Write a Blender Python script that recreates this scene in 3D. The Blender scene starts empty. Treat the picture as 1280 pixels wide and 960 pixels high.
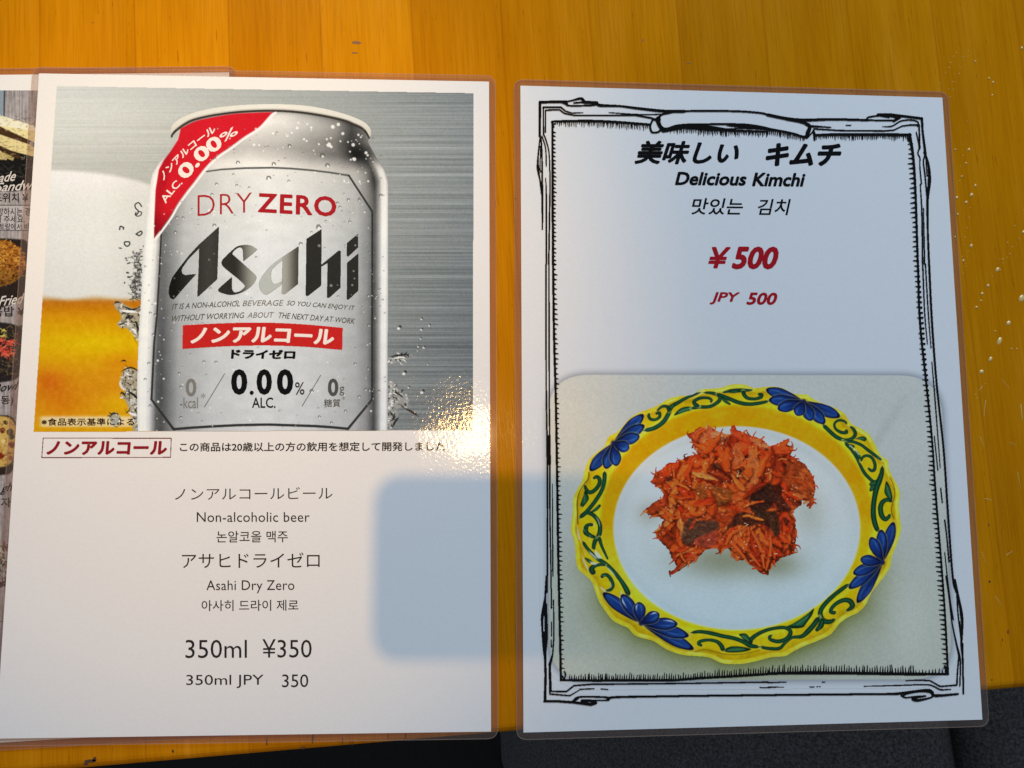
import bpy, math, random
import numpy as np
from mathutils import Matrix, Vector

SC = bpy.context.scene
COL = SC.collection
rng = np.random.default_rng(7)
random.seed(7)

# ------------------------------------------------------------------ camera
CAM_POS = np.array([-0.02340660, -0.17902948, 0.34757846])
CAM_ROT = (0.102296446, -0.0547152367, -0.00380964437)
FPX = 949.99                                   # focal length in photo pixels (1280 wide)
cam_data = bpy.data.cameras.new('camera')
cam_data.sensor_width = 36.0
cam_data.lens = FPX / 1280.0 * 36.0
cam_data.clip_start = 0.005
cam_data.clip_end = 100.0
cam = bpy.data.objects.new('camera', cam_data)
cam.rotation_mode = 'XYZ'
cam.location = CAM_POS
cam.rotation_euler = CAM_ROT
COL.objects.link(cam)
SC.camera = cam

# ------------------------------------------------------------------ world, lamps, exposure
world = bpy.data.worlds.new('World')
SC.world = world
world.use_nodes = True
bg = world.node_tree.nodes['Background']
bg.inputs['Color'].default_value = (0.74, 0.86, 1.0, 1)
bg.inputs['Strength'].default_value = 0.22

SC.view_settings.view_transform = 'Standard'
SC.view_settings.look = 'None'
SC.view_settings.exposure = 0.07
SC.view_settings.gamma = 1.0
SC.view_settings.use_curve_mapping = False
SC.cycles.max_bounces = 8
SC.cycles.transparent_max_bounces = 12
SC.cycles.caustics_reflective = False
SC.cycles.caustics_refractive = False

def lamp(name, kind, loc, target, power, color, **kw):
    d = bpy.data.lights.new(name, kind)
    d.energy = power
    d.color = color
    for k, v in kw.items():
        setattr(d, k, v)
    o = bpy.data.objects.new(name, d)
    o.location = loc
    dirv = Vector(target) - Vector(loc)
    o.rotation_mode = 'QUATERNION'
    o.rotation_quaternion = dirv.to_track_quat('-Z', 'Y')
    COL.objects.link(o)
    return o

# warm ceiling downlight almost straight above, its beam centred on the drink sheet
lamp('ceiling_downlight', 'SPOT', (-0.018, -0.100, 1.90), (-0.135, -0.135, 0.0), 65.0, (1.0, 0.60, 0.22),
     spot_size=math.radians(14.4), spot_blend=1.0, shadow_soft_size=0.019)
# cool window light from the far right side
lamp('window_light', 'AREA', (0.60, 1.75, 1.30), (-0.02, -0.10, 0.0), 46.0, (0.68, 0.82, 1.0),
     shape='RECTANGLE', size=1.2, size_y=1.0)
# unseen warm spot, added to brighten the back left of the table
lamp('back_left_warm_fill', 'SPOT', (-0.60, 1.52, 1.90), (-0.17, 0.135, 0.0), 138.0, (1.0, 0.72, 0.34),
     spot_size=math.radians(13.0), spot_blend=1.0, shadow_soft_size=0.03)

# ------------------------------------------------------------------ photo geometry helpers
def _rot(rx, ry, rz):
    cx, sx, cy, sy, cz, sz = math.cos(rx), math.sin(rx), math.cos(ry), math.sin(ry), math.cos(rz), math.sin(rz)
    X = np.array([[1, 0, 0], [0, cx, -sx], [0, sx, cx]])
    Y = np.array([[cy, 0, sy], [0, 1, 0], [-sy, 0, cy]])
    Z = np.array([[cz, -sz, 0], [sz, cz, 0], [0, 0, 1]])
    return Z @ Y @ X
RC = _rot(*CAM_ROT)

def pix(x, y, z=0.0):
    """point of the horizontal plane at height z that photo pixel (x, y) shows"""
    x = np.asarray(x, float); y = np.asarray(y, float)
    d = np.stack([(x - 640) / FPX, -(y - 480) / FPX, -np.ones_like(x)], -1) @ RC.T
    t = (z - CAM_POS[2]) / d[..., 2]
    return CAM_POS + t[..., None] * d

# ------------------------------------------------------------------ colour helpers
def s2l(c):
    c = np.clip(np.asarray(c, float) / 255.0, 0, 1)
    return np.where(c <= 0.04045, c / 12.92, ((c + 0.055) / 1.055) ** 2.4)

PAPER = 0.80

# ------------------------------------------------------------------ object helpers
def link(o, parent=None):
    COL.objects.link(o)
    if parent is not None:
        o.parent = parent
    return o

def tag(o, label=None, cat=None, group=None, kind=None):
    for k, v in (('label', label), ('category', cat), ('group', group), ('kind', kind)):
        if v:
            o[k] = v
    return o

def empty(name, loc, rz=0.0):
    o = bpy.data.objects.new(name, None)
    o.empty_display_size = 0.02
    o.location = loc
    o.rotation_euler = (0, 0, rz)
    return link(o)

def world_matrix(o):
    m = o.matrix_basis.copy()
    while o.parent is not None:
        o = o.parent
        m = o.matrix_basis @ m
    return np.array(m)

def to_local(parent, P):
    if parent is None:
        return P
    inv = np.linalg.inv(world_matrix(parent))
    return P @ inv[:3, :3].T + inv[:3, 3]

def mesh_obj(name, V, F, mat, parent=None, smooth=False):
    """V: world points (n x 3); F: list of index tuples or an (m x 4) array"""
    me = bpy.data.meshes.new(name)
    V = to_local(parent, np.asarray(V, float))
    if isinstance(F, np.ndarray):
        n, k = F.shape
        me.vertices.add(len(V))
        me.vertices.foreach_set('co', V.astype(np.float32).ravel())
        me.loops.add(n * k)
        me.loops.foreach_set('vertex_index', F.astype(np.int32).ravel())
        me.polygons.add(n)
        me.polygons.foreach_set('loop_start', np.arange(0, n * k, k, dtype=np.int32))
        me.update(calc_edges=True)
    else:
        me.from_pydata([tuple(v) for v in V], [], F)
    me.validate()
    if smooth:
        me.polygons.foreach_set('use_smooth', [True] * len(me.polygons))
    me.materials.append(mat)
    o = bpy.data.objects.new(name, me)
    return link(o, parent)

# ------------------------------------------------------------------ materials
def new_mat(name):
    m = bpy.data.materials.new(name)
    m.use_nodes = True
    nt = m.node_tree
    return m, nt, nt.nodes['Principled BSDF']

def node(nt, kind, **kw):
    n = nt.nodes.new(kind)
    for k, v in kw.items():
        setattr(n, k, v)
    return n

def laminate_finish(nt, p):
    """the clear laminating film fused to whatever is printed: a glossy coat with a faint orange peel"""
    p.inputs['Roughness'].default_value = 0.55
    p.inputs['Specular IOR Level'].default_value = 0.0
    p.inputs['Coat Weight'].default_value = 0.22
    p.inputs['Coat Roughness'].default_value = 0.085
    geo = node(nt, 'ShaderNodeNewGeometry')
    n1 = node(nt, 'ShaderNodeTexNoise'); n1.inputs['Scale'].default_value = 650.0; n1.inputs['Detail'].default_value = 3.0
    n2 = node(nt, 'ShaderNodeTexNoise'); n2.inputs['Scale'].default_value = 38.0; n2.inputs['Detail'].default_value = 1.0
    nt.links.new(geo.outputs['Position'], n1.inputs['Vector'])
    nt.links.new(geo.outputs['Position'], n2.inputs['Vector'])
    b1 = node(nt, 'ShaderNodeBump'); b1.inputs['Strength'].default_value = 1.0; b1.inputs['Distance'].default_value = 0.00005
    b2 = node(nt, 'ShaderNodeBump'); b2.inputs['Strength'].default_value = 1.0; b2.inputs['Distance'].default_value = 0.00035
    nt.links.new(n1.outputs['Fac'], b1.inputs['Height'])
    nt.links.new(n2.outputs['Fac'], b2.inputs['Height'])
    nt.links.new(b1.outputs['Normal'], b2.inputs['Normal'])
    nt.links.new(b2.outputs['Normal'], p.inputs['Coat Normal'])

def ink(name, rgb_lin):
    m, nt, p = new_mat(name)
    p.inputs['Base Color'].default_value = (*rgb_lin, 1)
    laminate_finish(nt, p)
    return m

m_print, nt, p = new_mat('colour print under film')
att = node(nt, 'ShaderNodeAttribute'); att.attribute_name = 'print'
nt.links.new(att.outputs['Color'], p.inputs['Base Color'])
laminate_finish(nt, p)

m_paper, nt, p = new_mat('white paper under film')
geo = node(nt, 'ShaderNodeNewGeometry')
nz = node(nt, 'ShaderNodeTexNoise'); nz.inputs['Scale'].default_value = 900.0; nz.inputs['Detail'].default_value = 2.0
nt.links.new(geo.outputs['Position'], nz.inputs['Vector'])
rp = node(nt, 'ShaderNodeValToRGB')
rp.color_ramp.elements[0].position = 0.25; rp.color_ramp.elements[0].color = (PAPER * .98, PAPER * .98, PAPER * .98, 1)
rp.color_ramp.elements[1].position = 0.75; rp.color_ramp.elements[1].color = (PAPER * 1.02, PAPER * 1.02, PAPER * 1.02, 1)
nt.links.new(nz.outputs['Fac'], rp.inputs['Fac'])
nt.links.new(rp.outputs['Color'], p.inputs['Base Color'])
laminate_finish(nt, p)

def clear_film(fac=0.055, col=(0.58, 0.45, 0.40, 1)):
    m, nt, p = new_mat('clear laminating film')
    out = nt.nodes['Material Output']
    p.inputs['Base Color'].default_value = col
    p.inputs['Roughness'].default_value = 0.35
    p.inputs['Coat Weight'].default_value = 1.0
    p.inputs['Coat Roughness'].default_value = 0.08
    tr = node(nt, 'ShaderNodeBsdfTransparent'); tr.inputs['Color'].default_value = (0.93, 0.89, 0.87, 1)
    mx = node(nt, 'ShaderNodeMixShader'); mx.inputs['Fac'].default_value = fac
    nt.links.new(tr.outputs[0], mx.inputs[1]); nt.links.new(p.outputs[0], mx.inputs[2])
    nt.links.new(mx.outputs[0], out.inputs['Surface'])
    return m
m_film = clear_film()
m_edge = clear_film(0.12, (0.85, 0.70, 0.58, 1))  # paler, hazier film: edge highlight put into the colour of the rim

def wood_material():
    m, nt, p = new_mat('varnished orange wood')
    L = nt.links.new
    tc = node(nt, 'ShaderNodeTexCoord')
    sep = node(nt, 'ShaderNodeSeparateXYZ'); L(tc.outputs['Object'], sep.inputs[0])
    def math_(op, a, b=None):
        n = node(nt, 'ShaderNodeMath', operation=op)
        for i, v in enumerate((a, b)):
            if v is None: continue
            if isinstance(v, (int, float)): n.inputs[i].default_value = v
            else: L(v, n.inputs[i])
        return n.outputs[0]
    PL = 0.0432
    # seams wander very slightly along the grain
    xs = math_('ADD', sep.outputs['X'], 0.9 + 0.0076)
    k = math_('DIVIDE', xs, PL)
    idx = math_('FLOOR', k)
    fr = math_('FRACT', k)
    wn = node(nt, 'ShaderNodeTexWhiteNoise', noise_dimensions='1D'); L(idx, wn.inputs['W'])
    # offset each strip's grain
    cmb = node(nt, 'ShaderNodeCombineXYZ')
    L(math_('ADD', sep.outputs['X'], math_('MULTIPLY', wn.outputs['Value'], 7.0)), cmb.inputs['X'])
    L(math_('ADD', sep.outputs['Y'], math_('MULTIPLY', wn.outputs['Value'], 3.0)), cmb.inputs['Y'])
    L(sep.outputs['Z'], cmb.inputs['Z'])
    def noise(sx, sy, detail=4.0, rough=.55, dist=0.0):
        mp = node(nt, 'ShaderNodeMapping'); mp.inputs['Scale'].default_value = (sx, sy, 20)
        L(cmb.outputs[0], mp.inputs['Vector'])
        n = node(nt, 'ShaderNodeTexNoise'); n.inputs['Scale'].default_value = 1.0
        n.inputs['Detail'].default_value = detail; n.inputs['Roughness'].default_value = rough; n.inputs['Distortion'].default_value = dist
        L(mp.outputs[0], n.inputs['Vector'])
        return n.outputs['Fac']
    figure = noise(62, 4.5, 5, .6, .6)
    fine = noise(900, 26, 3, .6)
    broad = noise(14, 6, 2, .5)
    pores = noise(1500, 95, 2, .5)
    def ramp(src, stops):
        r = node(nt, 'ShaderNodeValToRGB')
        e = r.color_ramp.elements
        while len(e) < len(stops): e.new(0.5)
        for el, (pos, c) in zip(e, stops):
            el.position = pos; el.color = (*c, 1)
        L(src, r.inputs['Fac'])
        return r.outputs['Color']
    base = ramp(figure, [(0.25, (0.49, 0.174, 0.0010)), (0.48, (0.54, 0.203, 0.0020)), (0.64, (0.57, 0.221, 0.005)), (0.80, (0.64, 0.280, 0.030))])
    def mul(a, b, fac=1.0):
        n = node(nt, 'ShaderNodeMixRGB', blend_type='MULTIPLY'); n.inputs['Fac'].default_value = fac
        L(a, n.inputs['Color1']); L(b, n.inputs['Color2'])
        return n.outputs['Color']
    tone = ramp(wn.outputs['Value'], [(0.0, (0.97, 0.95, 0.9)), (0.5, (1.03, 1.03, 1.0)), (1.0, (1.10, 1.13, 1.25))])
    c = mul(base, tone)
    c = mul(c, ramp(fine, [(0.3, (0.86, 0.83, 0.78)), (0.55, (1, 1, 1)), (0.75, (1.05, 1.06, 1.08))]))
    c = mul(c, ramp(broad, [(0.3, (0.90, 0.87, 0.8)), (0.7, (1.06, 1.07, 1.1))]))
    c = mul(c, ramp(pores, [(0.255, (0.62, 0.50, 0.40)), (0.32, (1, 1, 1))]))
    seam = math_('MINIMUM', fr, math_('SUBTRACT', 1.0, fr))
    c = mul(c, ramp(seam, [(0.0, (0.84, 0.78, 0.72)), (0.016, (1, 1, 1))]))
    # a few knots
    mp = node(nt, 'ShaderNodeMapping'); mp.inputs['Scale'].default_value = (13, 7, 1); L(cmb.outputs[0], mp.inputs['Vector'])
    vo = node(nt, 'ShaderNodeTexVoronoi'); vo.inputs['Scale'].default_value = 1.0; L(mp.outputs[0], vo.inputs['Vector'])
    c = mul(c, ramp(vo.outputs['Distance'], [(0.018, (0.42, 0.30, 0.3)), (0.05, (0.85, 0.8, 0.75)), (0.11, (1, 1, 1))]))
    L(c, p.inputs['Base Color'])
    p.inputs['Roughness'].default_value = 0.45
    p.inputs['Coat Weight'].default_value = 0.04
    p.inputs['Coat Roughness'].default_value = 0.16
    p.inputs['Specular IOR Level'].default_value = 0.0
    b = node(nt, 'ShaderNodeBump'); b.inputs['Strength'].default_value = 0.5; b.inputs['Distance'].default_value = 0.0003
    L(fine, b.inputs['Height']); L(b.outputs['Normal'], p.inputs['Normal']); L(b.outputs['Normal'], p.inputs['Coat Normal'])
    return m
m_wood = wood_material()

def fabric_material(name, c0, c1, scale):
    m, nt, p = new_mat(name)
    tc = node(nt, 'ShaderNodeTexCoord')
    n = node(nt, 'ShaderNodeTexNoise'); n.inputs['Scale'].default_value = scale; n.inputs['Detail'].default_value = 6.0; n.inputs['Roughness'].default_value = 0.7
    nt.links.new(tc.outputs['Object'], n.inputs['Vector'])
    r = node(nt, 'ShaderNodeValToRGB')
    r.color_ramp.elements[0].position = 0.35; r.color_ramp.elements[0].color = (*c0, 1)
    r.color_ramp.elements[1].position = 0.66; r.color_ramp.elements[1].color = (*c1, 1)
    nt.links.new(n.outputs['Fac'], r.inputs['Fac']); nt.links.new(r.outputs['Color'], p.inputs['Base Color'])
    p.inputs['Roughness'].default_value = 0.9
    b = node(nt, 'ShaderNodeBump'); b.inputs['Strength'].default_value = 0.6; b.inputs['Distance'].default_value = 0.001
    nt.links.new(n.outputs['Fac'], b.inputs['Height']); nt.links.new(b.outputs['Normal'], p.inputs['Normal'])
    return m

def plain(name, rgb, rough=0.4, metallic=0.0):
    m, nt, p = new_mat(name)
    p.inputs['Base Color'].default_value = (*rgb, 1)
    p.inputs['Roughness'].default_value = rough
    p.inputs['Metallic'].default_value = metallic
    return m

m_black_ink = ink('black ink', (0.006, 0.006, 0.007))
m_text_ink = ink('dark grey ink', (0.022, 0.021, 0.023))
m_red_ink = ink('red ink', (0.42, 0.010, 0.018))
m_dark_red_ink = ink('dark red ink', (0.27, 0.010, 0.020))
m_grey_ink = ink('grey ink', (0.19, 0.195, 0.195))
m_mid_ink = ink('mid grey ink', (0.075, 0.08, 0.08))
m_can_red_ink = ink('can red ink', (0.36, 0.014, 0.022))
m_white_ink = ink('white print', (0.80, 0.76, 0.75))
m_pale_ink = ink('pale grey print', (0.62, 0.60, 0.58))

# ------------------------------------------------------------------ a small painter for printed pictures
def value_noise(h, w, sy, sx, r=rng):
    gy, gx = int(h / sy) + 3, int(w / sx) + 3
    g = r.random((gy, gx))
    y = np.arange(h) / sy; x = np.arange(w) / sx
    yi, xi = y.astype(int), x.astype(int)
    fy, fx = (y - yi)[:, None], (x - xi)[None, :]
    fy = fy * fy * (3 - 2 * fy); fx = fx * fx * (3 - 2 * fx)
    a = g[yi][:, xi]; b = g[yi][:, xi + 1]; c = g[yi + 1][:, xi]; d = g[yi + 1][:, xi + 1]
    return (a * (1 - fx) + b * fx) * (1 - fy) + (c * (1 - fx) + d * fx) * fy

def smooth_line(pts, n=8, closed=False):
    P = np.asarray(pts, float)
    if len(P) < 3 and not closed:
        return P
    if closed:
        Q = np.vstack([P[-1], P, P[0], P[1]])
    else:
        Q = np.vstack([2 * P[0] - P[1], P, 2 * P[-1] - P[-2]])
    out = []
    t = np.linspace(0, 1, n, endpoint=False)[:, None]
    for i in range(1, len(Q) - 2):
        p0, p1, p2, p3 = Q[i - 1], Q[i], Q[i + 1], Q[i + 2]
        out.append(0.5 * ((2 * p1) + (-p0 + p2) * t + (2 * p0 - 5 * p1 + 4 * p2 - p3) * t ** 2 + (-p0 + 3 * p1 - 3 * p2 + p3) * t ** 3))
    out = np.vstack(out)
    return out if closed else np.vstack([out, P[-1]])

def sstep(a, b, x):
    t = np.clip((x - a) / (b - a), 0, 1)
    return t * t * (3 - 2 * t)

class Canvas:
    """colours are what the photo shows (0-255); alpha says where the print is"""
    def __init__(self, x0, y0, x1, y1, s, rgb=(255, 255, 255), alpha=0.0):
        self.x0, self.y0, self.s = x0, y0, s
        self.w, self.h = int((x1 - x0) * s) + 1, int((y1 - y0) * s) + 1
        self.X, self.Y = np.meshgrid(x0 + np.arange(self.w) / s, y0 + np.arange(self.h) / s)
        self.rgb = np.ones((self.h, self.w, 3)) * np.asarray(rgb, float)
        self.a = np.full((self.h, self.w), float(alpha))
    def box(self, P, m):
        P = np.asarray(P, float)
        j0 = max(int((P[:, 0].min() - m - self.x0) * self.s), 0); j1 = min(int((P[:, 0].max() + m - self.x0) * self.s) + 2, self.w)
        i0 = max(int((P[:, 1].min() - m - self.y0) * self.s), 0); i1 = min(int((P[:, 1].max() + m - self.y0) * self.s) + 2, self.h)
        return (slice(i0, max(i1, i0)), slice(j0, max(j1, j0)))
    def poly_sd(self, P, sl):
        X, Y = self.X[sl], self.Y[sl]
        d2 = np.full(X.shape, 1e12); ins = np.zeros(X.shape, bool)
        P = np.asarray(P, float)
        for (ax, ay), (bx, by) in zip(P, np.roll(P, -1, 0)):
            ex, ey = bx - ax, by - ay
            q = ex * ex + ey * ey
            if q < 1e-12: continue
            t = np.clip(((X - ax) * ex + (Y - ay) * ey) / q, 0, 1)
            d2 = np.minimum(d2, (X - ax - t * ex) ** 2 + (Y - ay - t * ey) ** 2)
            if ay != by:
                c = (ay > Y) != (by > Y)
                ins ^= c & (X < (bx - ax) * (Y - ay) / (by - ay) + ax)
        d = np.sqrt(d2)
        return np.where(ins, d, -d)
    def put(self, sl, cov, col, solid=True):
        self.rgb[sl] = self.rgb[sl] * (1 - cov[..., None]) + np.asarray(col, float) * cov[..., None]
        if solid:
            self.a[sl] = np.maximum(self.a[sl], cov)
    def fill(self, P, col, soft=0.5, alpha=1.0, solid=True):
        sl = self.box(P, soft * 2 + 1)
        if self.X[sl].size == 0: return
        cov = np.clip(0.5 + self.poly_sd(P, sl) / (2 * soft), 0, 1) * alpha
        if callable(col): col = col(self.X[sl], self.Y[sl])
        elif np.ndim(col) == 3: col = col[sl]
        self.put(sl, cov, col, solid)
    def seg_field(self, P, W, m):
        sl = self.box(P, m)
        X, Y = self.X[sl], self.Y[sl]
        best = np.full(X.shape, 1e9); off = np.zeros(X.shape); wid = np.ones(X.shape); tt = np.zeros(X.shape)
        n = len(P) - 1
        for i in range(n):
            s2 = self.box(P[i:i + 2], m)
            loc = (slice(max(s2[0].start - sl[0].start, 0), s2[0].stop - sl[0].start), slice(max(s2[1].start - sl[1].start, 0), s2[1].stop - sl[1].start))
            x, y = X[loc], Y[loc]
            if x.size == 0: continue
            ax, ay = P[i]; ex, ey = P[i + 1] - P[i]
            q = ex * ex + ey * ey + 1e-12
            t = np.clip(((x - ax) * ex + (y - ay) * ey) / q, 0, 1)
            d = np.hypot(x - ax - t * ex, y - ay - t * ey)
            w = W[i] + (W[i + 1] - W[i]) * t
            e = d - w / 2
            b = best[loc]; up = e < b
            b[up] = e[up]; best[loc] = b
            o = off[loc]; sgn = np.sign(ex * (y - ay) - ey * (x - ax)); o[up] = (sgn * d / np.maximum(w / 2, 1e-3))[up]; off[loc] = o
            k = tt[loc]; k[up] = ((i + t) / n)[up]; tt[loc] = k
        return sl, best, off, tt
    def stroke(self, pts, w, col, alpha=1.0, smooth=True, taper=0.0, soft=0.35, solid=True):
        P = smooth_line(pts) if smooth else np.asarray(pts, float)
        u = np.linspace(0, 1, len(P))
        W = np.interp(u, np.linspace(0, 1, len(w)), w) if np.ndim(w) else np.full(len(P), float(w))
        if taper:
            W = W * np.clip(np.minimum(u, 1 - u) / taper, 0.15, 1)
        sl, e, off, t = self.seg_field(P, W, W.max() / 2 + soft * 2 + 1)
        if e.size == 0: return
        self.put(sl, np.clip(0.5 - e / (2 * soft), 0, 1) * alpha, col, solid)
    def strand(self, pts, w, col, rim=0.45, gloss=0.25, alpha=1.0, soft=0.4, wob=0.15):
        P = smooth_line(pts, 6)
        u = np.linspace(0, 1, len(P))
        W = w * np.clip(np.minimum(u + .08, 1.08 - u) / 0.25, 0.2, 1)
        sl, e, off, t = self.seg_field(P, W, w / 2 + 2)
        if e.size == 0: return
        prof = np.sqrt(np.clip(1 - off ** 2, 0, 1))
        n = rng.random(24); vary = 1 + wob * (np.interp(t, np.linspace(0, 1, 24), n) - 0.5) * 2
        sh = (rim + (1 - rim) * prof) * vary
        c = np.asarray(col, float) * sh[..., None]
        hl = np.exp(-((off + 0.3) / 0.28) ** 2) * gloss * (np.interp(t, np.linspace(0, 1, 24), rng.random(24)) > 0.55)
        c = c + (np.array([255, 190, 130]) - c) * hl[..., None]
        self.put(sl, np.clip(0.5 - e / (2 * soft), 0, 1) * alpha, c)
    def grain(self, amp, size=1.6):
        for k in range(3):
            self.rgb[..., k] += (value_noise(self.h, self.w, size * self.s, size * self.s) - 0.5) * amp * 0.6
        self.rgb += ((value_noise(self.h, self.w, size * self.s, size * self.s) - 0.5) * amp * 1.0)[..., None]
    def soften(self, n=1):
        for _ in range(n):
            q = np.pad(self.rgb, ((1, 1), (1, 1), (0, 0)), 'edge')
            q = (q[:-2] + 2 * q[1:-1] + q[2:]) / 4
            self.rgb = (q[:, :-2] + 2 * q[:, 1:-1] + q[:, 2:]) / 4
    def build(self, name, parent, z, white, mat=None, trim=0.5):
        idx = np.arange(self.h * self.w).reshape(self.h, self.w)
        a = self.a
        keep = (a[:-1, :-1] + a[1:, :-1] + a[:-1, 1:] + a[1:, 1:]) / 4 >= trim
        F = np.stack([idx[:-1, :-1][keep], idx[1:, :-1][keep], idx[1:, 1:][keep], idx[:-1, 1:][keep]], 1)
        used = np.zeros(self.h * self.w, bool); used[F.ravel()] = True
        remap = np.cumsum(used) - 1
        V = pix(self.X.ravel()[used], self.Y.ravel()[used], z)
        o = mesh_obj(name, V, remap[F], mat or m_print, parent)
        lin = np.clip(s2l(np.clip(self.rgb.reshape(-1, 3)[used], 0, 255)) / s2l(white) * PAPER, 0.0005, 0.92)
        at = o.data.color_attributes.new('print', 'FLOAT_COLOR', 'POINT')
        at.data.foreach_set('color', np.c_[lin, np.ones(len(lin))].astype(np.float32).ravel())
        return o

# ------------------------------------------------------------------ lettering
def glyphs(body, bold=0.0, shear=0.0, spacing=1.0):
    c = bpy.data.curves.new('lettering', 'FONT')
    c.body = body; c.offset = min(bold, 0.0); c.shear = shear; c.resolution_u = 3; c.space_character = spacing
    o = bpy.data.objects.new('lettering', c)
    me = o.to_mesh()
    V = np.zeros(len(me.vertices) * 3); me.vertices.foreach_get('co', V)
    V = V.reshape(-1, 3)
    F = [tuple(p.vertices) for p in me.polygons]
    o.to_mesh_clear()
    bpy.data.objects.remove(o); bpy.data.curves.remove(c)
    V[:, 2] = 0
    if bold > 0:                       # heavier strokes: the outline struck again all round, each a hair above the last
        k = 12 if bold > .02 else 8
        out, faces, n = [V], list(F), len(V)
        rings = (1.0, .5) if bold > .035 else (1.0,)
        q = 1
        for rr_ in rings:
            for i in range(k):
                t = 2 * math.pi * i / k
                out.append(V + np.array([bold * rr_ * math.cos(t), bold * rr_ * math.sin(t), q * 0.0000018]))
                faces += [tuple(v + n * q for v in f) for f in F]
                q += 1
        V, F = np.vstack(out), faces
    return V, F

def quad_warp(tl, tr, br, bl, bow=0.0):
    tl, tr, br, bl = map(np.array, (tl, tr, br, bl))
    def f(u, v):
        u = u[:, None]; v = v[:, None]
        q = (bl * (1 - u) + br * u) * (1 - v) + (tl * (1 - u) + tr * u) * v
        return q + np.array([0.0, -1.0]) * bow * (4 * u * (1 - u))
    return f

def box_warp(x0, y0, x1, y1, rise=0.0, bow=0.0):
    """ink box in photo pixels; rise: how much higher (in y) the right end stands"""
    return quad_warp((x0, y0), (x1, y0 - rise), (x1, y1 - rise), (x0, y1), bow)

def path_warp(p0, pm, p1, height):
    """baseline through three points, letters `height` tall to its left"""
    p0, pm, p1 = map(lambda q: np.array(q, float), (p0, pm, p1))
    c = 2 * pm - 0.5 * (p0 + p1)
    def f(u, v):
        u = u[:, None]; v = v[:, None]
        b = (1 - u) ** 2 * p0 + 2 * u * (1 - u) * c + u * u * p1
        d = 2 * (1 - u) * (c - p0) + 2 * u * (p1 - c)
        d /= np.linalg.norm(d, axis=1)[:, None]
        nrm = np.stack([d[:, 1], -d[:, 0]], 1)
        return b + nrm * v * height
    return f

def text(name, parent, z, body, warp, mat, bold=0.0, shear=0.0, spacing=1.0, label=None):
    V, F = glyphs(body, bold, shear, spacing)
    lo, hi = V.min(0), V.max(0)
    q = warp((V[:, 0] - lo[0]) / (hi[0] - lo[0]), (V[:, 1] - lo[1]) / (hi[1] - lo[1]))
    P = pix(q[:, 0], q[:, 1], z)
    P[:, 2] += V[:, 2]
    o = mesh_obj(name, P, F, mat, parent)
    if label: o['label'] = label
    return o

# ------------------------------------------------------------------ sheets
LAYER = 0.00006

def offset_poly(P, d):
    P = np.asarray(P, float); n = len(P); out = []
    for i in range(n):
        a, b, c = P[i - 1], P[i], P[(i + 1) % n]
        e1 = (b - a) / np.linalg.norm(b - a); e2 = (c - b) / np.linalg.norm(c - b)
        n1 = np.array([-e1[1], e1[0]]); n2 = np.array([-e2[1], e2[0]])
        m = (n1 + n2) / (1 + n1 @ n2)
        out.append(b + m * d)
    return np.array(out)

def rounded(P, r, n=8):
    P = np.asarray(P, float); out = []
    for i in range(len(P)):
        a, b, c = P[i - 1], P[i], P[(i + 1) % len(P)]
        e1 = (a - b) / np.linalg.norm(a - b); e2 = (c - b) / np.linalg.norm(c - b)
        p0, p1 = b + e1 * r, b + e2 * r
        for t in np.linspace(0, 1, n):
            out.append((1 - t) ** 2 * p0 + 2 * t * (1 - t) * b + t * t * p1)
    return np.array(out)

def slab(name, outline, z0, z1, mat, parent=None):
    n = len(outline)
    V = np.vstack([np.c_[outline, np.full(n, z0)], np.c_[outline, np.full(n, z1)]])
    F = [tuple(range(n, 2 * n)), tuple(range(n - 1, -1, -1))] + [(i, (i + 1) % n, n + (i + 1) % n, n + i) for i in range(n)]
    return mesh_obj(name, V, F, mat, parent)

def sheet(name, corners_px, z, label, margin=0.0031, radius=0.005):
    """corners TL, TR, BR, BL of the paper; returns (thing, z of the paper's face)"""
    zp = z + 0.00030
    C = np.array([pix(x, y, zp)[:2] for x, y in corners_px])[::-1]      # counter-clockwise from above
    base = C.mean(0)
    ax = C[2] - C[3]
    t = empty(name, (base[0], base[1], z), math.atan2(-ax[1], -ax[0]) if False else 0.0)
    tag(t, label, 'menu sheet', 'laminated menu sheets on the table')
    slab('paper', C, z + 0.00012, zp, m_paper, t)
    # sealed clear border of the pouch: a thin ring with rounded corners
    outer = rounded(offset_poly(C, -margin), radius)
    n = len(outer)
    inner = []
    for i in range(4):
        inner += [C[i]] * 8
    inner = offset_poly(C, -0.00005)
    inner = np.repeat(inner, 8, 0)
    V = np.vstack([np.c_[outer, np.full(n, z + .00005)], np.c_[outer, np.full(n, z + .00034)],
                   np.c_[inner, np.full(n, z + .00034)], np.c_[inner, np.full(n, z + .00005)]])
    F = []
    for i in range(n):
        j = (i + 1) % n
        F += [(i, j, n + j, n + i), (n + i, n + j, 2 * n + j, 2 * n + i), (3 * n + i, 3 * n + j, j, i)]
    F2 = []
    for f in F:          # drop repeated inner corners
        g = []
        for v in f:
            if not any(np.allclose(V[v], V[w]) for w in g): g.append(v)
        if len(g) > 2: F2.append(tuple(g))
    mesh_obj('clear_margin', V, F2, m_film, t)
    e1 = rounded(offset_poly(C, -margin - .00004), radius); e0 = rounded(offset_poly(C, -margin + .00022), radius - .0002)
    V = np.vstack([np.c_[e1, np.full(n, z + .0001)], np.c_[e1, np.full(n, z + .0004)], np.c_[e0, np.full(n, z + .0004)], np.c_[e0, np.full(n, z + .0001)]])
    mesh_obj('film_edge', V, [(k * n + i, k * n + (i + 1) % n, ((k + 1) % 4) * n + (i + 1) % n, ((k + 1) % 4) * n + i) for k in range(4) for i in range(n)], m_edge, t)
    return t, zp

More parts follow.
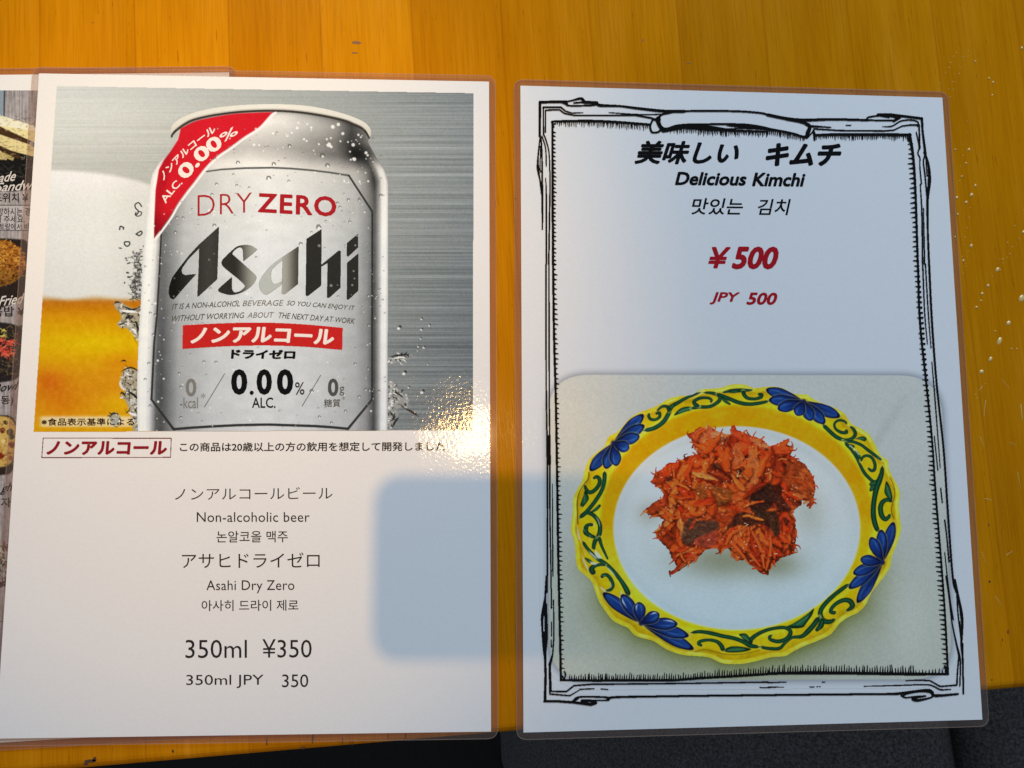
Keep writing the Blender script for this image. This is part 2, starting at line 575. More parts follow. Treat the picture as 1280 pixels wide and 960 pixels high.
# ------------------------------------------------------------------ table, seat, floor
def build_table():
    a, b = pix(90, 964)[:2], pix(1240, 865)[:2]
    ux = (b - a) / np.linalg.norm(b - a)
    ang = math.atan2(ux[1], ux[0])
    mid = (a + b) / 2
    t = empty('wooden_table', (mid[0], mid[1], 0.0), ang)
    tag(t, 'varnished orange-brown wooden table top of glued strips under the menu sheets', 'table')
    W, D, T, r = 0.62, 0.72, 0.032, 0.004
    prof = [(0.0, -T)]
    prof += [(r - r * math.cos(q) - 0.0, -T + r - r * math.sin(q)) for q in ()]
    sec = [(r, -T), (0.0, -T + r)] + [(r - r * math.cos(q), -r + r * math.sin(q)) for q in np.linspace(0, math.pi / 2, 6)] + [(D, 0.0), (D, -T)]
    n = len(sec)
    V = [(-W, y, z) for y, z in sec] + [(W, y, z) for y, z in sec]
    F = [tuple(range(n)), tuple(range(2 * n - 1, n - 1, -1))] + [(i, n + i, n + (i + 1) % n, (i + 1) % n) for i in range(n)]
    M = np.array(t.matrix_basis)
    V = np.array(V) @ M[:3, :3].T + M[:3, 3]
    top = mesh_obj('table_top', V, F, m_wood, t)
    return t, top, ang, mid
table, table_top, TANG, TMID = build_table()

# pale dried specks scattered in slanting lines over the varnish
def build_specks():
    m, nt, p = new_mat('pale dried resin')
    p.inputs['Base Color'].default_value = (0.76, 0.52, 0.17, 1)
    p.inputs['Roughness'].default_value = 0.35
    p.inputs['Coat Weight'].default_value = 0.8
    big = [(1247, 337, 3.6, 4.6), (1235, 357, 2.6, 3.4), (1227.5, 367, 2.6, 3), (1226, 376, 2, 2), (1220.5, 384, 2.4, 2.6), (1277, 373, 5, 7),
           (1260.5, 404, 4.2, 4.6), (1249.5, 426, 4.2, 7), (1238, 449, 3.2, 5), (1227, 464.5, 4, 4), (1244, 414, 1.6, 1.6), (1204, 326, 2.4, 2.4),
           (1196, 247, 2.4, 2.8), (1214.5, 243.5, 3, 4), (1207.5, 253, 3, 3), (1219, 232, 2, 3.4), (1211, 187, 2.6, 3), (1207.5, 204, 1.8, 2), (1202, 220.5, 2, 2),
           (1214, 307, 2.8, 3.6), (1204, 325.5, 2.2, 2.4), (1194, 187, 1.8, 1.8), (1264, 436, 1.4, 1.4), (1193.5, 296, 1.6, 2.2), (1197, 268, 1.8, 2.6), (1219, 77, 1.8, 1.8),
           (1277, 60, 2.4, 3), (1236, 98, 1.8, 2.4), (1241, 103, 2, 2.6), (1240, 119, 1.6, 2), (1279, 290, 2.4, 3.2), (1253, 324, 1.4, 1.4), (1271, 436, 1.3, 1.6)]
    NBIG = len(big)
    lines = [((1170, 119), (1195, 64), 9), ((1182, 122), (1204, 72), 6), ((1188, 120), (1210, 66), 7), ((1199, 225), (1210, 150), 6), ((1250, 336), (1282, 285), 9), ((1219, 496), (1230, 480), 6),
             ((1204, 340), (1214, 303), 7), ((1240, 345), (1279, 262), 5), ((1203, 320), (1212, 260), 6)]
    r = np.random.default_rng(3)
    for a, b, n in lines:
        for u in np.linspace(0, 1, n):
            s = 0.5 + 0.8 * r.random()
            big.append((a[0] + (b[0] - a[0]) * u + r.normal() * 0.7, a[1] + (b[1] - a[1]) * u + r.normal() * 0.9, s, s * 1.3))
    for i in range(6):
        big.append((r.uniform(1195, 1280), r.uniform(60, 520), .6, .7))
    def speck(x, y, w, h, V, F):
        k = len(V); n = 8
        c = pix(x, y)[:2]; sx, sy = w / 2 / 2.45e3, h / 2 / 2.45e3
        for ring, (q, z) in enumerate(((1.0, 0.00002), (0.75, 0.00028), (0.3, 0.0004))):
            for i in range(n):
                a = 2 * math.pi * i / n
                j = 1 + 0.22 * (r.random() - .5)
                px_, py_ = sx * q * math.cos(a) * j, sy * q * math.sin(a) * j
                V.append((c[0] + px_ + .35 * py_, c[1] + py_, z * min(1, w / 2.4)))
        for ring in range(2):
            for i in range(n):
                F.append((k + ring * n + i, k + ring * n + (i + 1) % n, k + (ring + 1) * n + (i + 1) % n, k + (ring + 1) * n + i))
        F.append(tuple(k + 2 * n + i for i in range(n)))
    for q in big[:NBIG]:
        V, F = [], []
        speck(q[0], q[1], q[2] * 1.3, q[3] * 1.3, V, F)
        mesh_obj('resin_drop', V, F, m, table, smooth=True)
    V, F = [], []
    for q in big[NBIG:]: speck(*q, V, F)
    o = mesh_obj('resin_speck', V, F, m, table, smooth=True)
    o['label'] = 'tiny pale dried specks in slanting lines on the varnish'; o['kind'] = 'stuff'
    for x0, y0, x1, y1, w in [(1232, 500, 1230, 520, .7), (1276, 505, 1278, 525, 1), (1262, 553, 1269, 556, .5), (1225, 546, 1230, 558, .6), (1231, 623, 1240, 625, .6), (1258, 694, 1266, 688, .7), (1244, 745, 1252, 757, .5),
                              (1228, 690, 1232, 705, .4), (1272, 590, 1276, 612, .5), (1252, 474, 1262, 486, .4)]:
        a, b = pix(x0, y0, .00006), pix(x1, y1, .00006)
        d = (b - a) / np.linalg.norm(b - a); q = np.array([-d[1], d[0], 0]) * w / 2 / 2450
        mesh_obj('varnish_scratch', [a - q, b - q * .4, b + q * .4, a + q], [(0, 1, 2, 3)], m, table)
    m_dent, m_knot = plain('dark dent in wood', (0.07, 0.03, 0.008), .6), plain('brown knot in wood', (0.20, 0.065, 0.004), .6)
    for x, y, w, h in [(113, 951.5, 12, 3.4), (107, 955, 5, 3), (118, 949, 4, 5), (216, 939, 2.6, 3), (333.5, 928, 1.6, 9), (391, 923, 2, 13), (428, 926, 1.1, 8), (485, 921, 1.4, 9), (507, 919.5, 1.6, 10), (379, 935, 5, 2.4), (440, 929, 1, 5),
                       (1236, 656, 1.6, 3), (1237, 727, 2.6, 3), (1260, 790, 1.6, 5), (1253, 800, 1.2, 3), (1240, 850, 1.6, 2), (804, 50, 2, 3), (861, 79, 5, 1.4), (446, 53, 10, 4.4), (443, 66, 8, 2), (1064, 113, 3, 2), (116, 28, 2, 2), (644, 248, 3, 1.4)]:
        c = pix(x, y, .00005); n = 7; V = []
        for i in range(n):
            a = 2 * math.pi * i / n; j = 1 + .5 * (r.random() - .5)
            V.append((c[0] + w / 2 / 2450 * math.cos(a) * j, c[1] + h / 2 / 2450 * math.sin(a) * j, c[2]))
        mesh_obj('dent_mark' if y > 600 else 'knot_mark', V, [tuple(range(n))], m_dent if y > 600 else m_knot, table)
build_specks()

m_fabric = fabric_material('charcoal fabric', (0.020, 0.020, 0.022), (0.17, 0.165, 0.17), 420)
def build_seat():
    loc = pix(1120, 930, -0.27)
    t = empty('bench_seat', (loc[0], loc[1], -0.45), TANG)
    tag(t, 'charcoal grey woven fabric bench seat below the table front edge', 'bench')
    c, s = math.cos(TANG), math.sin(TANG)
    xm = (np.array(pix(1222, 930, -.27)[:2]) - TMID) @ np.array([c, s])
    def cushion(x0, x1, name):
        nx, ny = 30, 16
        V, F = [], []
        for j in range(ny):
            for i in range(nx):
                u, v = i / (nx - 1), j / (ny - 1)
                ed = min(u, 1 - u) * (x1 - x0) ; ev = min(v, 1 - v) * 0.46
                z = -0.27 - 0.03 * (1 - min(1, ed / .03)) ** 2 - (0.42 * (1 - min(1, u * (x1 - x0) / .36)) ** 2.0 if x0 < xm - .01 else 0) - 0.03 * (1 - min(1, ev / .03)) ** 2 + 0.004 * math.sin(9 * u + 5 * v) + .003 * math.sin(23 * u - 11 * v)  # left end sloped far down, shaped to turn dark away from the window
                x = x0 + u * (x1 - x0); y = -0.30 + v * 0.46
                V.append((x, y, z))
        for j in range(ny - 1):
            for i in range(nx - 1):
                k = j * nx + i
                F.append((k, k + 1, k + nx + 1, k + nx))
        # skirt down to the base
        border = [i for i in range(nx)] + [j * nx + nx - 1 for j in range(1, ny)] + [(ny - 1) * nx + i for i in range(nx - 2, -1, -1)] + [j * nx for j in range(ny - 2, 0, -1)]
        k0 = len(V)
        for b in border: V.append((V[b][0], V[b][1], min(V[b][2] - .01, -0.38)))
        n = len(border)
        for i in range(n):
            F.append((border[(i + 1) % n], border[i], k0 + i, k0 + (i + 1) % n))
        c, s = math.cos(TANG), math.sin(TANG)
        V = [(TMID[0] + c * x - s * y, TMID[1] + s * x + c * y, z) for x, y, z in V]
        return mesh_obj(name, V, F, m_fabric, t, smooth=True)
    xl = (np.array(pix(640, 940, -.27)[:2]) - TMID) @ np.array([math.cos(TANG), math.sin(TANG)])
    xm = (np.array(pix(1222, 930, -.27)[:2]) - TMID) @ np.array([math.cos(TANG), math.sin(TANG)])
    cushion(xl, xm - .0015, 'seat_cushion')
    cushion(xm + .0015, xm + 0.55, 'seat_cushion')
    c, s = math.cos(TANG), math.sin(TANG)
    q = [(xl + .30, -.29), (xm + .54, -.29), (xm + .54, .15), (xl + .30, .15)]
    slab('seat_base', np.array([(TMID[0] + c * x - s * y, TMID[1] + s * x + c * y) for x, y in q]), -0.45, -0.381, m_fabric, t)
build_seat()

m_floor = fabric_material('near black carpet', (0.002, 0.002, 0.0022), (0.006, 0.006, 0.0065), 160)
fl = mesh_obj('floor', [(-3, -3, -0.74), (3, -3, -0.74), (3, 3, -0.74), (-3, 3, -0.74)], [(0, 1, 2, 3)], m_floor)
tag(fl, 'dark carpeted floor in the shade under the table', 'floor', kind='structure')
# the bench stands on a plinth
c_, s_ = math.cos(TANG), math.sin(TANG)

# ------------------------------------------------------------------ food menu sheet (mostly covered)
Z_FOOD, Z_DRINK, Z_KIMCHI = 0.0002, 0.0011, 0.0002
FOODW = (242, 230, 214)
def build_food_menu():
    tr = pix(286.5, 90.5, Z_FOOD)[:2]; d = pix(49, 93, Z_FOOD)[:2] - tr; d /= np.linalg.norm(d)
    dn = np.array([-d[1], d[0]])
    tl = tr + d * .21; bl = tl + dn * .297; br = tr + dn * .297
    def px_(P):
        q = (np.array([P[0], P[1], Z_FOOD]) - CAM_POS) @ RC
        return 640 + FPX * q[0] / -q[2], 480 - FPX * q[1] / -q[2]
    t, zp = sheet('food_menu_sheet', [px_(tl), px_(tr), px_(br), px_(bl)], Z_FOOD,
                  'laminated food menu sheet with sandwich and pizza pictures, mostly hidden under the drink sheet')
    cv = Canvas(-40, 113, 56, 900, 1.5, (150, 138, 130), 1.0)
    X, Y = cv.X, cv.Y
    # weathered grey boards
    wood = value_noise(cv.h, cv.w, 45, 2.2) * .5 + value_noise(cv.h, cv.w, 18, 1.2) * .3 + value_noise(cv.h, cv.w, 5, 5) * .2
    cv.rgb[:] = np.array([172, 160, 152]) * (0.62 + 0.6 * wood)[..., None]
    dk = sstep(6, 4.5, X) * sstep(160, 150, Y)
    cv.rgb = cv.rgb * (1 - dk[..., None]) + np.array([140, 150, 152]) * dk[..., None]
    cv.stroke([(5.5, 113), (5, 150)], 1.4, (40, 40, 42))
    r = np.random.default_rng(11)
    # sandwich on a black plate
    cv.fill([(-40, 165), (44, 195), (40, 236), (20, 239), (-40, 239)], (26, 23, 20), 1.2)
    for P, c in [([(-40, 138), (0, 148), (40, 159), (46, 166), (44, 178), (20, 168), (-40, 158)], (235, 215, 150)),
                 ([(-40, 138), (0, 144), (42, 157), (46, 164), (20, 160), (-40, 152)], (240, 228, 190)),
                 ([(-40, 158), (0, 158), (38, 176), (36, 181), (0, 172), (-40, 168)], (70, 45, 25)),
                 ([(-40, 166), (0, 168), (38, 181), (44, 186), (42, 196), (20, 190), (-40, 176)], (228, 205, 140)),
                 ([(-40, 178), (0, 182), (26, 194), (24, 198), (-40, 186)], (60, 38, 20)),
                 ([(-40, 184), (0, 188), (10, 196), (8, 200), (-40, 196)], (205, 180, 115)),
                 ([(4, 190), (18, 197), (16, 201), (4, 196)], (190, 165, 100))]:
        cv.fill(P, c, .6)
    for i in range(240):
        x, y = r.uniform(-10, 44), r.uniform(146, 200)
        cv.stroke([(x, y), (x + r.normal() * 3, y + r.normal() * 1.2)], .8, [(120, 90, 45), (250, 235, 190), (60, 45, 20)][i % 3], .4)
    for i in range(50):
        x, y = r.uniform(0, 42), r.uniform(202, 232)
        cv.stroke([(x, y), (x + r.normal() * 4, y + r.normal() * 3)], 1.2, [(70, 75, 60), (50, 46, 44), (90, 85, 80)][i % 3], .5)
    # text panel
    cv.fill([(-40, 257), (37, 257), (35, 288), (-40, 288)], (190, 180, 172), .8, .8)
    cv.stroke([(-40, 256.5), (38, 256.5)], .9, (60, 55, 52)); cv.stroke([(-40, 288), (37, 288)], .9, (60, 55, 52))
    # fried rice mound on a dark dish
    cv.fill(smooth_line([(-40, 298), (0, 298), (20, 299), (34, 303), (36, 330), (34, 362), (10, 382), (-40, 384)], closed=True), (42, 33, 28), 1)
    cv.fill(smooth_line([(-40, 302), (-5, 300), (14, 303), (26, 314), (32, 330), (26, 345), (8, 356), (-40, 362)], closed=True), (160, 100, 35), 1)
    for i in range(700):
        x, y = r.uniform(-6, 33), r.uniform(300, 357)
        if (x + 5) ** 2 / 1400 + (y - 328) ** 2 / 900 > 1: continue
        cv.stroke([(x, y), (x + r.normal() * 2.2, y + r.normal() * 1.4)], 1.3,
                  [(205, 145, 50), (225, 165, 70), (120, 62, 18), (180, 110, 30), (88, 42, 14)][r.integers(5)] * np.array([1 - max(0, (y - 325)) / 60.] * 3), .8)
    # bowl
    cv.fill(smooth_line([(-40, 402), (0, 403), (18, 406), (28, 413), (29, 440), (24, 470), (0, 478), (-40, 478)], closed=True), (40, 34, 31), 1)
    for i in range(300):
        x, y = r.uniform(-6, 26), r.uniform(408, 470)
        z = sstep(442, 426, y)
        c = np.array([(235, 90, 60), (215, 60, 45), (240, 140, 100)][i % 3]) if 424 < y < 446 and x < 20 else np.array([(120, 100, 60), (60, 48, 38), (30, 26, 24)][i % 3])
        if y < 424 and x < 7: c = np.array([225, 205, 90])
        cv.stroke([(x, y), (x + r.normal() * 4, y + r.normal() * 3)], 1.3, c, .7)
    # pizza
    cv.fill(smooth_line([(-40, 520), (0, 519), (12, 520), (19, 527), (22, 545), (20, 570), (14, 590), (0, 594), (-40, 596)], closed=True), (52, 40, 30), 1)
    cv.fill(smooth_line([(-40, 518), (0, 520), (14, 524), (20, 536), (20, 560), (14, 578), (0, 584), (-40, 586)], closed=True), (205, 165, 85), 1)
    for x, y, w, c in [(12, 540, 8, (50, 50, 30)), (3, 538, 7, (100, 35, 22)), (14, 556, 8, (120, 40, 24)), (1, 570, 8, (125, 35, 20)), (13, 572, 6, (150, 90, 40)), (7, 528, 6, (70, 50, 25)), (15, 546, 6, (60, 66, 34)), (4, 552, 5, (235, 205, 130))]:
        cv.fill(smooth_line([(x + w / 2 * math.cos(a) * r.uniform(.8, 1.2), y + w / 2 * math.sin(a) * r.uniform(.8, 1.2)) for a in np.linspace(0, 6.283, 8)[:-1]], closed=True), c, .7)
    for i in range(160):
        x, y = r.uniform(-6, 20), r.uniform(522, 582)
        cv.stroke([(x, y), (x + r.normal() * 2, y + r.normal() * 2)], 1., [(240, 210, 130), (170, 110, 45), (90, 60, 25)][i % 3], .5)
    # salad near the bottom
    for i in range(160):
        x, y = r.uniform(-8, 12), r.uniform(682, 735)
        cv.stroke([(x, y), (x + r.normal() * 3, y + r.normal() * 4)], 1.6, [(70, 80, 40), (40, 48, 28), (130, 140, 90), (150, 40, 30), (205, 205, 190)][r.integers(5)] if y < 728 else [(160, 40, 30), (60, 50, 40)][i % 2], .8)
    cv.stroke([(-40, 777), (6, 777)], .8, (70, 60, 55))
    cv.grain(9)
    pic = cv.build('menu_picture', t, zp + LAYER, FOODW)
    # the rest of the page, off the edge of the photograph: the boards run on and the dishes are completed
    bk = Canvas(-455, 113, -39.4, 880, .8, (150, 138, 130), 1.0)
    wood = value_noise(bk.h, bk.w, 40, 3) * .6 + value_noise(bk.h, bk.w, 9, 3) * .4
    bk.rgb[:] = np.array([172, 160, 152]) * (0.62 + 0.6 * wood)[..., None]
    for cy, hy, food, tint in ((205, 52, (225, 200, 135), 40), (341, 44, (160, 100, 38), 50), (440, 40, (150, 80, 50), 60), (556, 40, (205, 165, 85), 40), (700, 40, (80, 84, 48), 50)):
        for cx in (-40, -290):
            ring = lambda k_: [(cx + 76 * k_ * math.cos(a), cy + hy * k_ * math.sin(a)) for a in np.linspace(0, 6.283, 40)[:-1]]
            bk.fill(ring(1.0), (42, 34, 30), 1)
            bk.fill(ring(.86), food, 1)
            for i in range(260):
                a, q = r.uniform(0, 6.283), math.sqrt(r.random()) * .84
                x, y = cx + 76 * q * math.cos(a), cy + hy * q * math.sin(a)
                bk.stroke([(x, y), (x + r.normal() * 4, y + r.normal() * 3)], 1.8, np.array(food) * r.uniform(.5, 1.25), .7)
    bk.soften(1)
    bk.build('menu_picture', t, zp + LAYER, FOODW)
    z = zp + 2 * LAYER
    k = m_text_ink; w = m_pale_ink
    pt = lambda *a, **q: text('caption_text', pic, z, *a, **q)
    pt('ade', quad_warp((-2, 217), (20, 213), (20, 226), (-2, 228)), w, .012, .45)
    pt('Sandwich', quad_warp((-6, 229), (60, 222), (60, 236), (-6, 240)), w, .012, .45)
    pt('드위치 ¥', box_warp(-8, 241, 35, 253), k, .016)
    pt('망하시는 경', box_warp(-3, 259.5, 38, 269.5), k, .008)
    pt('해 주세요.', box_warp(-6, 269.5, 31, 278.5), k, .008)
    pt('토랑에서 바', box_warp(-1, 279, 37, 287.5), k, .008)
    pt('Fried', quad_warp((-2, 371), (31, 366), (31, 379), (-2, 383)), w, .014, .45)
    pt('음밥 ¥', box_warp(-10, 383, 31, 395.5), k, .016)
    pt('Bowl', quad_warp((-8, 481), (24, 476), (24, 487), (-8, 491)), k, .016, .45)
    pt('동)', box_warp(1, 495, 16.5, 507), k, .014)
    pt('gh', quad_warp((0, 606), (16, 603), (16, 616), (0, 619)), k, .02, .45)
    pt('피자', box_warp(-12, 622, 14, 634), k, .016)
    pt('an', quad_warp((-4, 729), (8, 725), (8, 733), (-4, 736)), k, .02, .4)
build_food_menu()

# ------------------------------------------------------------------ drink sheet
DRINKW = (234, 225, 214)
def build_drink_sheet():
    t, zp = sheet('drink_menu_sheet', [(48.8, 91.7), (611.3, 102), (613.8, 914.5), (-5.3, 923.3)], Z_DRINK,
                  'laminated drink menu sheet picturing a silver can beside a glass of beer')
    L = [zp + LAYER * i for i in range(8)]
    # ---- background of the picture: brushed steel, beer glass
    quad = np.array([(71, 107.5), (592, 116.5), (591, 537.7), (42, 539.9)])
    cv = Canvas(40, 106, 594, 541, 1.6, (170, 172, 165), 0.0)
    X, Y = cv.X, cv.Y
    fall = np.clip((X - 300) / 290, -1, 1)
    base = np.stack([172 - 36 * fall - 16 * sstep(120, 500, Y) * (fall + .6), 174 - 34 * fall - 14 * sstep(120, 500, Y) * (fall + .6), 168 - 30 * fall - 12 * sstep(120, 500, Y) * (fall + .6)], -1)
    st = (value_noise(cv.h, cv.w, 1.6, 260) - .5) * 30 + (value_noise(cv.h, cv.w, 3.5, 420) - .5) * 22 + (value_noise(cv.h, cv.w, 1.2, 40) - .5) * 8
    amp = np.clip(.35 + .65 * sstep(430, 520, X), 0, 1)
    cv.rgb = base + (st * amp)[..., None]
    lightpatch = np.exp(-((X - 120) / 110) ** 2 - ((Y - 140) / 50) ** 2) * 9 - 10 * sstep(150, 213, Y) * sstep(320, 200, X)
    cv.rgb += lightpatch[..., None]
    # foam dome and head
    foam = smooth_line([(40, 211.5), (66, 212.5), (88, 213.5), (107, 215), (125, 217), (140, 219), (152, 221.5), (165, 224.5), (178, 228), (186, 231)])
    fp = np.vstack([foam, [(230, 232), (230, 545), (38, 545)]])
    def foamcol(x, y):
        q = sstep(215, 260, y)[..., None]; r2 = sstep(120, 180, x)[..., None]
        a = np.array([232, 229, 224]) * (1 - q) + np.array([221, 221, 214]) * q
        a = a * (1 - .05 * r2)
        return a - 5 * sstep(290, 360, y)[..., None]
    cv.fill(fp, foamcol, 2.6)
    beer_t = sstep(368, 377, Y - 1.5 * np.sin(X * .09)) * sstep(200, 196, X)
    bc = np.zeros(cv.rgb.shape)
    ys = [372, 378, 384, 393, 405, 425, 440, 455, 470, 490, 515, 540]
    cols = np.array([(190, 160, 110), (184, 112, 22), (190, 118, 8), (202, 136, 8), (209, 152, 4), (214, 168, 4), (214, 166, 4), (212, 154, 10), (210, 142, 14), (210, 138, 14), (214, 146, 10), (216, 158, 6)])
    for k in range(3): bc[..., k] = np.interp(Y, ys, cols[:, k])
    blot = np.exp(-((X - 62) / 20) ** 2 - ((Y - 476) / 16) ** 2) * .9 + np.exp(-((X - 75) / 26) ** 2 - ((Y - 505) / 20) ** 2) * .5 + np.exp(-((X - 150) / 22) ** 2 - ((Y - 452) / 12) ** 2) * .5
    bc -= blot[..., None] * np.array([8, 36, 0])
    yl = np.exp(-((X - 148) / 22) ** 2 - ((Y - 505) / 14) ** 2) * .9 + np.exp(-((X - 120) / 40) ** 2 - ((Y - 428) / 14) ** 2) * .5
    bc += yl[..., None] * np.array([6, 26, 0])
    bc += ((value_noise(cv.h, cv.w, 8, 8) - .5) * 10)[..., None]
    cv.rgb = cv.rgb * (1 - beer_t[..., None]) + bc * beer_t[..., None]
    # soft white halo behind the small print
    halo = np.exp(-np.clip(np.abs(X - 108) - 54, 0, 99) ** 2 / 20 - np.clip(np.abs(Y - 527) - 4.5, 0, 99) ** 2 / 7) * .72
    cv.rgb = cv.rgb * (1 - halo[..., None]) + np.array([236, 226, 200]) * halo[..., None]
    # splash of water each side of the can
    r = np.random.default_rng(21)
    DK, LT = (38, 38, 36), (232, 232, 228)
    def blob(x, y, w, h, c, a=1.0, ang=0.0):
        q = [(x + w / 2 * math.cos(s) * math.cos(ang) - h / 2 * math.sin(s) * math.sin(ang), y + w / 2 * math.cos(s) * math.sin(ang) + h / 2 * math.sin(s) * math.cos(ang)) for s in np.linspace(0, 6.283, 11)[:-1]]
        cv.fill(q, c, .5, a)
    cv.stroke([(177, 258), (173.5, 253.5), (169, 255.5), (169.5, 260), (173, 264), (171, 268), (169.5, 266.8)], 1.5, DK)
    cv.stroke([(172.5, 264.5), (176.5, 265), (176.3, 268.5), (172.5, 270.3), (169, 268.5), (170, 265.6)], 1.2, DK)
    cv.stroke([(149.5, 287), (150.5, 283), (154.5, 284.5), (154, 286.5)], 1.6, DK)
    cv.stroke([(171, 292), (176, 289), (177.5, 291.5), (174, 294.5), (170, 292.5)], 1.6, DK)
    cv.stroke([(155.5, 305), (156, 302.5), (161.5, 302.5), (162, 305.5), (159, 307.8), (156, 306), (155.5, 304)], 1.6, DK)
    for x, y, w, h, a in [(150.5, 310.3, 4.4, 1.8, .2), (176, 312, 4, 1.2, 0), (179.5, 308, 2, 2, 0), (157.5, 323, 3.4, 2, .6), (158.5, 325.5, 3, 1.2, 0), (161, 329, 5, 2, -.3), (177, 320.5, 3.2, 2, 0), (173.5, 324, 2, 1.4, 0), (171, 328, 6, 1.8, 0), (175.5, 331, 3, 3, 0), (174, 337, 5.4, 3, -.2),
                          (159.5, 341, 4, 2.6, .3), (161, 346.5, 4.5, 2.6, .2), (164.5, 345.5, 4, 1.5, -.3), (155.8, 353.5, 1.6, 3, .2), (169.5, 341, 2.6, 1.2, -.5), (172.5, 347, 4, 2, -.3), (171, 352, 3.5, 2.4, .3), (172, 357.5, 3.5, 1.6, .2), (163.5, 357, 2, 1.4, 0), (175, 362.5, 2.6, 2.6, 0), (166, 365.5, 3, 1.2, -.5), (175, 367, 2, 2, 0), (173, 371, 4.2, 1.4, -.4), (164, 374, 5, 1.6, -.2)]:
        blob(x, y, w, h, DK, .9, a); blob(x + .4, y + h * .55, w * .6, h * .4, LT, .6, a)
    for i in range(120):
        y = r.uniform(316, 373); x = r.uniform(166, 177)
        cv.stroke([(x, y), (x + r.normal() * 2, y + r.normal() * 2.4), (x + r.normal() * 3, y + r.normal() * 3)], .75, (58, 58, 55), .75)
    def splash(poly, n, seed, lo=2.5):
        r = np.random.default_rng(seed)
        P = np.array(poly, float)
        cv.fill(P, (158, 158, 151), 1.0, .85)
        mn, mx = P.min(0), P.max(0)
        cnt = 0
        while cnt < n:
            q = mn + (mx - mn) * r.random(2)
            j = int((q[0] - cv.x0) * cv.s); i = int((q[1] - cv.y0) * cv.s)
            sl = (slice(i, i + 1), slice(j, j + 1))
            if cv.poly_sd(P, sl)[0, 0] < .6: continue
            cnt += 1
            a = r.uniform(0, 6.28); l = r.uniform(lo * .6, lo * 1.6)
            m = q + l * np.array([math.cos(a), math.sin(a)]); e = m + l * .8 * np.array([math.cos(a + r.normal()), math.sin(a + r.normal())])
            c = [(24, 24, 23), (240, 240, 238), (52, 52, 50), (228, 228, 226), (120, 120, 116), (40, 39, 37), (205, 202, 192)][r.integers(7)]
            cv.stroke([q, m, e], r.uniform(.7, 1.9), c, .95, taper=.4)
    splash([(142, 379), (150, 377), (160, 383), (168, 386), (176, 382), (177, 404), (175, 430), (170, 424), (165, 416), (158, 410), (150, 410), (146, 405), (152, 398), (150, 391), (144, 385)], 74, 5)
    for P, w, c in [([(142.5, 380), (146, 377.5), (152, 379)], 2, DK), ([(152, 382), (158, 384.5), (164, 387), (170, 386), (175, 383)], 2.2, DK), ([(143.5, 382), (147, 381.5)], 2, LT), ([(150, 387), (157, 389), (166, 389.5), (173, 391)], 3, LT),
                    ([(147, 388), (149, 390.5)], 1.6, DK), ([(156, 400), (160, 396), (164, 394)], 3.4, (34, 34, 33)), ([(161, 400), (165, 396), (166, 394)], 2.6, DK), ([(148, 405.8), (152, 405), (156, 403.5)], 2, DK), ([(165, 404), (170, 403), (172, 410), (172.5, 420)], 2.6, DK),
                    ([(163, 411), (168, 413), (169, 418)], 3, LT), ([(156, 404), (160, 405), (159, 408)], 2.4, (225, 222, 214)), ([(168, 424), (171, 429)], 1.8, DK), ([(164, 417), (170, 422)], 1.2, LT)]:
        cv.stroke(P, w, c, taper=.35)
    splash([(150, 476), (153, 466), (158, 460), (166, 461), (172, 463), (173, 482), (176, 495), (184, 500), (184, 520), (180, 540), (166, 540), (165, 524), (160, 508), (156, 499), (150, 496), (157, 490), (152, 484)], 150, 8)
    splash([(136, 522), (140, 516), (146, 515), (150, 521), (148, 529), (143, 534), (139, 529)], 12, 9)
    for P, w, c in [([(151, 451.5), (155, 450.6), (158, 452)], 1.8, DK), ([(157, 455.5), (160, 459)], 2, DK), ([(150.5, 465), (156, 462), (163, 459.5), (170, 462), (173.5, 466)], 1.9, DK), ([(151, 474), (150.5, 480), (154, 486), (160, 488)], 3.2, (214, 210, 196)), ([(158, 488), (165, 492), (171, 497), (174, 501)], 3, DK),
                    ([(150, 493), (153, 491), (158, 497)], 2.2, DK), ([(156, 510), (158, 516)], 2.4, DK), ([(160, 515), (166, 518), (172, 519)], 3, LT), ([(163, 506), (166, 511)], 2.4, LT), ([(170, 524), (176, 520), (180, 522)], 2.2, DK), ([(138, 521), (141, 517), (147, 517)], 2.2, DK), ([(141, 524), (145, 523)], 4, LT)]:
        cv.stroke(P, w, c, taper=.3)
    # right of the can
    splash([(485, 478), (490, 476), (496, 484), (504, 492), (512, 500), (509, 506), (500, 510), (494, 512), (498, 518), (492, 528), (488, 537), (484, 537)], 90, 12)
    splash([(485, 447), (496, 444), (513, 442), (516, 446), (508, 450), (494, 453), (486, 457)], 26, 14)
    for P, w, c in [([(487, 446), (499, 444), (512, 443.5)], 2.2, (30, 30, 30)), ([(487, 449), (500, 447), (510, 447)], 1.4, LT), ([(505, 510), (515, 515), (524, 521)], 2.6, (52, 48, 42)), ([(490, 535), (494, 527), (499, 521)], 2.6, (40, 38, 35)), ([(492, 490), (499, 493), (505, 498)], 2, (40, 40, 38))]:
        cv.stroke(P, w, c, taper=.3)
    for x, y, d in [(499, 409.5, 7), (505.5, 466, 7.5), (511, 484, 4), (528, 489.5, 7), (527, 398.5, 4), (527, 411.5, 4.5), (537, 406.5, 4), (526, 423, 3.4), (530, 434, 4.4), (523, 433, 3.6), (522, 438, 2.6), (535, 455.5, 2.6), (536, 501, 2.4)]:
        blob(x, y, d, d * .95, (128, 130, 126)); blob(x + d * .2, y - d * .2, d * .6, d * .4, (56, 57, 55), 1, .6); blob(x - d * .12, y + d * .18, d * .55, d * .45, (224, 226, 222))
    cv.grain(9)
    cv.a[:] = 0
    cv.fill(quad, cv.rgb.copy(), .5)
    pic = cv.build('drink_picture', t, L[1], DRINKW)

